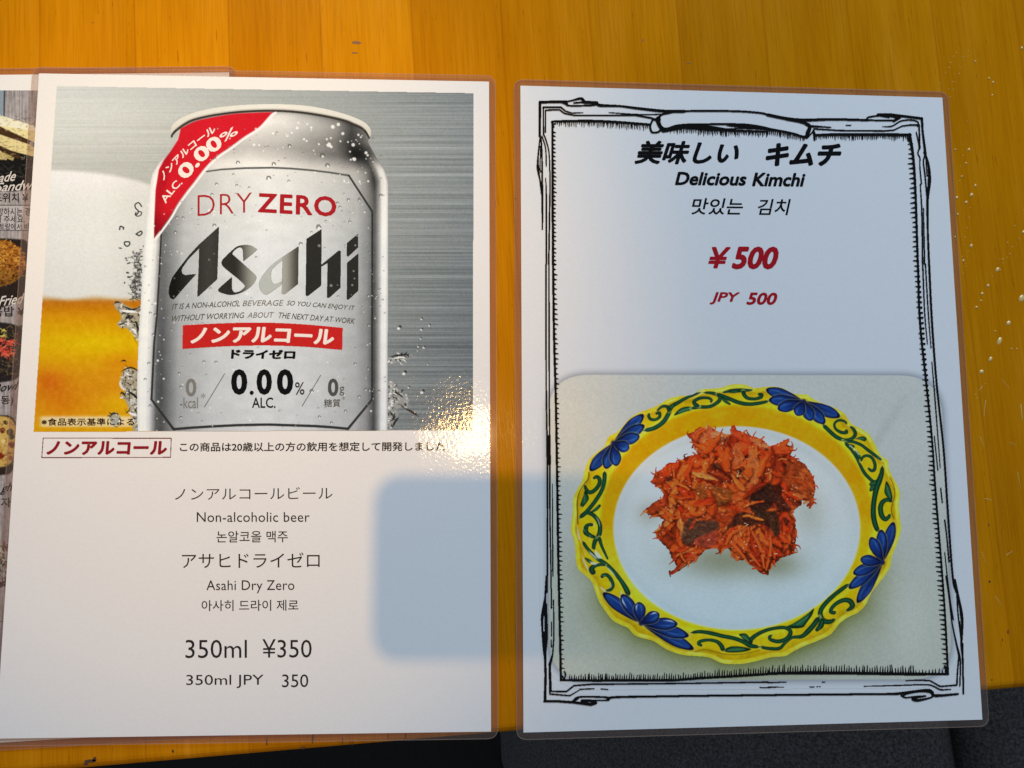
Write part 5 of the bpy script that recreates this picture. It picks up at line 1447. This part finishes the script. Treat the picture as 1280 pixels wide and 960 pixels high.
    ln(a2([(330, 238), (410, 250), (440, 268)]), [1.4, 3, 2])
    ln(a2([(420, 240), (405, 250)]), 2)
    ln(a2([(445, 270), (555, 276)]), [2.4, 1]); ln(a2([(630, 265), (655, 266)]), 1)
    # top right
    ln(a2([(470, 300), (478, 318)]), 2)
    ln(a2([(470, 284), (600, 292), (820, 294), (870, 290), (910, 270), (950, 264), (996, 264), (1000, 380)]), [1.4, 1.4, 1.4, 1.4, 1.4, 1.4, 1.6, 1.4], smooth=False)
    ln(a2([(812, 272), (860, 270), (906, 244), (960, 240), (990, 250), (988, 270)]), [.8, 1.4, 1.4, 1.4, 1.4, 1.4])
    ln(a2([(735, 238), (742, 226), (800, 218), (870, 224), (885, 234), (860, 242), (740, 240)]), 1.6)
    ln(a2([(790, 214), (850, 212), (1010, 232), (1014, 300), (1028, 410)]), [2.8, 2.4, 2.4, 2.0, 2.4], smooth=False)
    ln(a2([(800, 218), (845, 226)]), 1.6); ln(a2([(870, 244), (900, 226)]), 2.6)
    ln(a2([(1022, 400), (1042, 460), (1048, 540), (1040, 620), (1038, 660), (1040, 800), (1046, 960)]), [2, 2.2, 3.2, 2.4, 2.4, 1.8, 2])
    ln(a2([(1026, 410), (1018, 450), (1026, 520), (1038, 650)]), 1.4); ln(a2([(1030, 430), (1036, 520)]), 1.0)
    ln(a2([(1000, 380), (990, 405), (1000, 430), (1000, 470), (1008, 560)]), 1.2)
    ln(a2([(982, 300), (996, 370), (990, 400)]), 1.2)
    ln(a2([(1002, 560), (1010, 700), (1014, 960)]), [1.0, 1.4, 1.4]); ln(a2([(1018, 680), (1024, 960)]), [1, 1.4])
    ln(a2([(476, 316), (560, 312), (800, 312), (952, 314)]), [2.2, 2.4, 2.6, 2.8])
    ln(a2([(948, 312), (966, 420), (978, 600), (990, 960)]), [3, 2.4, 2.2, 2.0])
    ln(a2([(938, 330), (945, 345), (956, 335)]), 1.6)
    # left and right long sides, photo pixels
    ln([(682.6, 330), (682.8, 480), (684, 560), (684.5, 640), (684, 740)], [1.5, 1.5, 1.7, 1.6, 1.6])
    ln([(686.3, 330), (686.6, 480), (687.3, 560), (687.5, 640), (688.5, 700), (689.5, 760)], [1.5, 1.4, 1.6, 1.5, 1.2, 1.4])
    ln([(686.8, 545), (687, 580)], 2.6)
    ln([(690.6, 605), (691.2, 720)], [.8, 1.2])
    ln([(691.4, 330), (692.6, 420), (694.8, 500), (696.5, 600), (698, 700), (700, 790), (701.2, 850)], 2.2)
    ln([(1161.6, 330), (1165, 400), (1171, 480), (1179.5, 560), (1185, 640), (1191, 720), (1195.5, 740)], [2, 2, 1.9, 1.9, 1.9, 1.9, 1.9])
    ln([(1147.6, 330), (1150, 400), (1157, 470), (1164.8, 545), (1170, 620), (1176.5, 700), (1181.5, 770), (1185.2, 842)], [2.0, 2.0, 1.9, 1.8, 1.8, 1.8, 1.8, 1.9])
    ln([(1153.6, 330), (1156, 390), (1159.5, 430)], [1.4, 1.2, .8]); ln([(1157, 330), (1160.5, 390), (1164, 435)], [1.2, 1.2, .8])
    ln([(1165, 452), (1169, 500), (1175.5, 585)], [.8, 1.3, .8]); ln([(1168, 545), (1172.5, 588)], 1.0)
    ln([(1176, 610), (1178, 628)], 1.2); ln([(1181, 650), (1183.5, 670), (1186.5, 702)], [1.4, 1.2, 1.6])
    ln([(1181, 690), (1187, 745), (1192, 775)], [.8, 1.4, 1.0])
    # lower left
    ln(b1([(172, 0), (166, 130), (168, 300), (166, 400), (168, 500), (165, 626)]), [1.4, 2, 1.6, 2.4, 2.4, 2.6])
    ln(b1([(165, 120), (152, 200), (152, 260), (158, 360), (166, 410)]), [2.4, 2.8, 2, 1.8, 2.4]); ln(b1([(172, 140), (176, 300), (168, 390)]), 1.4); ln(b1([(162, 280), (162, 330)]), 1.2)
    ln(b1([(208, 120), (210, 300), (204, 390), (186, 440), (190, 590), (290, 598), (345, 565)]), [1.2, 1.4, 1.4, 1.4, 1.5, 1.4, .8], smooth=False)
    ln(b1([(198, 230), (198, 300)]), 1); ln(b1([(196, 320), (197, 355)]), 1.2)
    ln(b1([(204, 400), (192, 450), (196, 576), (272, 578), (310, 548), (400, 541), (640, 539), (900, 536), (1280, 530)]), [1, 1.2, 1.5, 1.6, 1.6, 1.6, 1.5, 1.4, 1.4], smooth=False)
    ln(b1([(340, 566), (410, 563)]), 1.2); ln(b1([(445, 564), (480, 567)]), 1); ln(b1([(1240, 557), (1290, 559)]), 1)
    ln(b1([(163, 626), (230, 626), (310, 632), (395, 642), (418, 634), (400, 626), (352, 626)]), [2.6, 2.4, 2.4, 3, 3.2, 2, 1.4], smooth=False)
    ln(b1([(318, 632), (312, 618), (345, 604), (470, 606), (480, 614), (460, 622), (355, 620), (350, 628)]), [1.6, 1.8, 1.8, 1.8, 1.6, 1.4, 1.2, 1.4])
    ln(b1([(300, 630), (330, 610)]), 2.4); ln(b1([(480, 618), (510, 606), (700, 602), (900, 599), (1280, 595)]), [3, 2.2, 2, 2, 2])
    ln(b1([(243, 430), (244, 520), (420, 523), (640, 521), (820, 521), (940, 510), (1100, 502), (1280, 490)]), [1.6, 2.2, 2.2, 2.2, 2.2, 2.2, 2.2, 2.2], smooth=False)
    ln(b1([(250, 500), (262, 510), (268, 490), (262, 478)]), 1.4)
    # lower right
    ln(b2([(0, 488), (200, 484), (420, 486), (700, 490), (900, 490)]), [2.4, 3.2, 2.8, 2.8, 2.4]); ln(b2([(884, 450), (896, 462), (888, 474), (896, 488)]), 1.8)
    ln(b2([(0, 533), (92, 530)]), [1.4, .8]); ln(b2([(0, 556), (80, 555)]), [1.2, .8]); ln(b2([(272, 530), (284, 530)]), 1.2); ln(b2([(210, 554), (232, 554)]), 1)
    ln(b2([(245, 553), (250, 553)]), 1); ln(b2([(258, 553), (262, 553)]), 1)
    ln(b2([(480, 551), (640, 547), (790, 543), (830, 552), (865, 568), (915, 566)]), [.8, 1.2, 1.4, 1.4, 1.5, 1])
    ln(b2([(690, 523), (760, 520), (810, 523), (862, 552), (945, 545), (948, 480), (955, 400), (940, 330), (920, 230), (918, 170)]), [.9, 1.4, 1.4, 1.5, 1.6, 1.4, 1.4, 1.4, 1.2, .9], smooth=False)
    ln(b2([(960, 550), (962, 420), (944, 340), (922, 240), (905, 100), (890, 0)]), [1.2, 1.4, 1.4, 1.2, 1.2, 1.2])
    ln(b2([(978, 588), (974, 400), (972, 340)]), [1.6, 1.8, 2.4])
    ln(b2([(935, 20), (950, 90), (968, 190), (972, 260), (968, 340), (974, 400)]), [2, 1.8, 3, 2, 2, 1.8]); ln(b2([(944, 60), (950, 180), (962, 280), (970, 340)]), 1.4); ln(b2([(960, 230), (964, 280)]), 1)
    ln(b2([(0, 595), (300, 592), (560, 590), (650, 588), (790, 571), (820, 580), (838, 598), (950, 590)]), [2, 2, 2, 2.6, 2.6, 2.8, 2.8, 2.0])
    ln(b2([(672, 600), (700, 588), (760, 578), (810, 582), (825, 600), (800, 612), (745, 622), (725, 612), (790, 600), (740, 602), (690, 608), (668, 598)]), [1.6, 1.4, 1.4, 1.4, 1.8, 1.8, 2.8, 2, 1.2, 1.4, 1.6, 1.8])
    # hatching ticks along the inner edge
    rt = np.random.default_rng(41)
    def ticks(a, b, n, lo, hi, dirv, w=1.0):
        a, b = np.array(a, float), np.array(b, float)
        for u in np.linspace(0, 1, n):
            p = a + (b - a) * u + rt.normal(size=2) * .18
            l = rt.uniform(lo, hi); d = np.array(dirv, float) + rt.normal(size=2) * .05
            fr.stroke([p, p + d * l * .5, p + d * l], [w * 1.9, w * 1.25, w * .6], K, smooth=False)
    ticks((697, 152), (735, 151), 16, 3.5, 7.5, (0, 1)); ticks((737, 151), (770, 152), 15, 5, 9, (0, 1)); ticks((772, 152.5), (812, 155.5), 18, 5, 9, (0, 1))
    ticks((835, 160), (870, 161), 15, 4, 7.5, (0, 1)); ticks((873, 162), (960, 164), 40, 4.5, 8, (0, 1)); ticks((962, 163), (1006, 171), 19, 4.5, 6.5, (0, 1)); ticks((1019, 168), (1134, 168.5), 49, 4, 7.5, (.06, 1))
    ticks((692, 165), (692, 330), 34, 2.2, 3.8, (1, .28), 1.3); ticks((692, 330), (696, 560), 38, 2.6, 4.6, (1, .2), 1.35); ticks((696, 566), (700.6, 835), 47, 2.6, 5.6, (1, .1), 1.2)
    ticks((1140, 180), (1147.5, 320), 24, 4, 6.2, (-1, .05), 1.5); ticks((1147.5, 326), (1164, 540), 34, 4.5, 6.8, (-1, -.05), 1.5); ticks((1164.6, 546), (1177, 715), 29, 4.5, 6.6, (-1, -.1), 1.5); ticks((1177, 720), (1184.6, 836), 20, 4.2, 6.4, (-1, -.12), 1.4)
    ticks((712, 850), (735, 850), 9, 5, 8, (0, -1)); ticks((737, 850.5), (770, 850.5), 13, 5.5, 9.5, (0, -1), 1.2); ticks((772, 850.5), (848, 850), 27, 6, 9, (.04, -1), 1.1); ticks((851, 850), (960, 842.5), 37, 6, 10, (.04, -1), 1.15); ticks((962, 842), (1142, 842), 57, 7, 11.5, (.02, -1), 1.2); ticks((1145, 842), (1178, 842.5), 9, 4, 7, (0, -1))
    fr.build('ink_frame_drawing', t, L[4], KIMW)

    # ---- lettering
    z = L[1]
    hd = lambda body, warp, mat, b, s, **q: text('heading_text', t, z, body, warp, mat, b, s, **q)
    hd('美味しい', box_warp(793, 175.6, 923.6, 205.2, -.6), m_black_ink, .036, .30)
    hd('キムチ', box_warp(957, 178.6, 1052, 207.8, 0), m_black_ink, .048, .28)
    hd('Delicious', box_warp(843.6, 214.6, 933.4, 231.6, -.8), m_black_ink, .036, .24)
    hd('Kimchi', box_warp(940, 215.6, 1007, 233, -.6), m_black_ink, .036, .24)
    hd('맛있는', box_warp(864.4, 247.4, 929, 268, -.6), m_black_ink, .014, .2)
    hd('김치', box_warp(947.4, 248.6, 988.6, 268.8, -.2), m_black_ink, .014, .2)
    pr = lambda body, warp, b, s: text('price_text', t, z, body, warp, m_red_ink, b, s)
    pr('¥', box_warp(885.2, 308.6, 913.5, 335.4, -.1), .026, .26)
    pr('500', box_warp(914.5, 307.8, 973.4, 336.6, -.3), .04, .26)
    pr('JPY', box_warp(887.2, 365, 925, 380.6, -.4), .03, .26)
    pr('500', box_warp(932.8, 365.4, 971.8, 381, -.3), .034, .26)
build_kimchi_sheet()

# ------------------------------------------------------------------ the phone the picture is taken with
def build_phone():
    H = 1.90
    lx, ly = -0.018, -0.100                       # the downlight
    hz = CAM_POS[2]
    def hit(px, py):                              # where the lamp's ray to this shadow point crosses the phone's height
        s = pix(px, py); u = hz / H
        return np.array([s[0] + (lx - s[0]) * u, s[1] + (ly - s[1]) * u, hz])
    A = hit(470, 592)
    loc = (A - CAM_POS) @ RC
    x0, y1 = loc[0], loc[1]
    y0 = ((hit(470, 826) - CAM_POS) @ RC)[1]
    x1 = x0 + 0.147
    ctr = CAM_POS + RC @ np.array([(x0 + x1) / 2, (y0 + y1) / 2, 0.006])
    t = empty('phone', tuple(ctr))
    tag(t, 'dark phone held over the sheets, casting the rounded rectangular shadow on them', 'phone')
    out = rounded(np.array([(x0, y0), (x1, y0), (x1, y1), (x0, y1)]), .011, 8)
    n = len(out)
    def ring(d, z):
        q = rounded(np.array([(x0 + d, y0 + d), (x1 - d, y0 + d), (x1 - d, y1 - d), (x0 + d, y1 - d)]), max(.011 - d, .004), 8)
        return np.c_[q, np.full(len(q), z)]
    V = np.vstack([ring(.0012, .0022), ring(0, .0034), ring(0, .0090), ring(.0012, .0102)])
    V = CAM_POS + V @ RC.T
    F = [tuple(range(n - 1, -1, -1)), tuple(range(3 * n, 4 * n))]
    for k in range(3):
        F += [(k * n + i, k * n + (i + 1) % n, (k + 1) * n + (i + 1) % n, (k + 1) * n + i) for i in range(n)]
    mesh_obj('body', V, F, plain('dark phone glass', (.02, .022, .026), .35), t)
    for cx, cy in ((0, 0), (0.0, y0 * .0 - .019), (.019, -.0095)):
        a = np.linspace(0, 2 * math.pi, 25)[:-1]
        V = np.vstack([np.c_[cx + .0065 * np.cos(a), cy + .0065 * np.sin(a), np.full(24, .0022)], np.c_[cx + .0062 * np.cos(a), cy + .0062 * np.sin(a), np.full(24, .0008)],
                       np.c_[cx + .0045 * np.cos(a), cy + .0045 * np.sin(a), np.full(24, .0008)], np.c_[cx + .0045 * np.cos(a), cy + .0045 * np.sin(a), np.full(24, .0021)]])
        F = []
        for k in range(3):
            F += [(k * 24 + i, k * 24 + (i + 1) % 24, (k + 1) * 24 + (i + 1) % 24, (k + 1) * 24 + i) for i in range(24)]
        F.append(tuple(range(72, 96)))
        mesh_obj('lens', CAM_POS + V @ RC.T, F, plain('lens glass', (.01, .01, .012), .1), t)
build_phone()
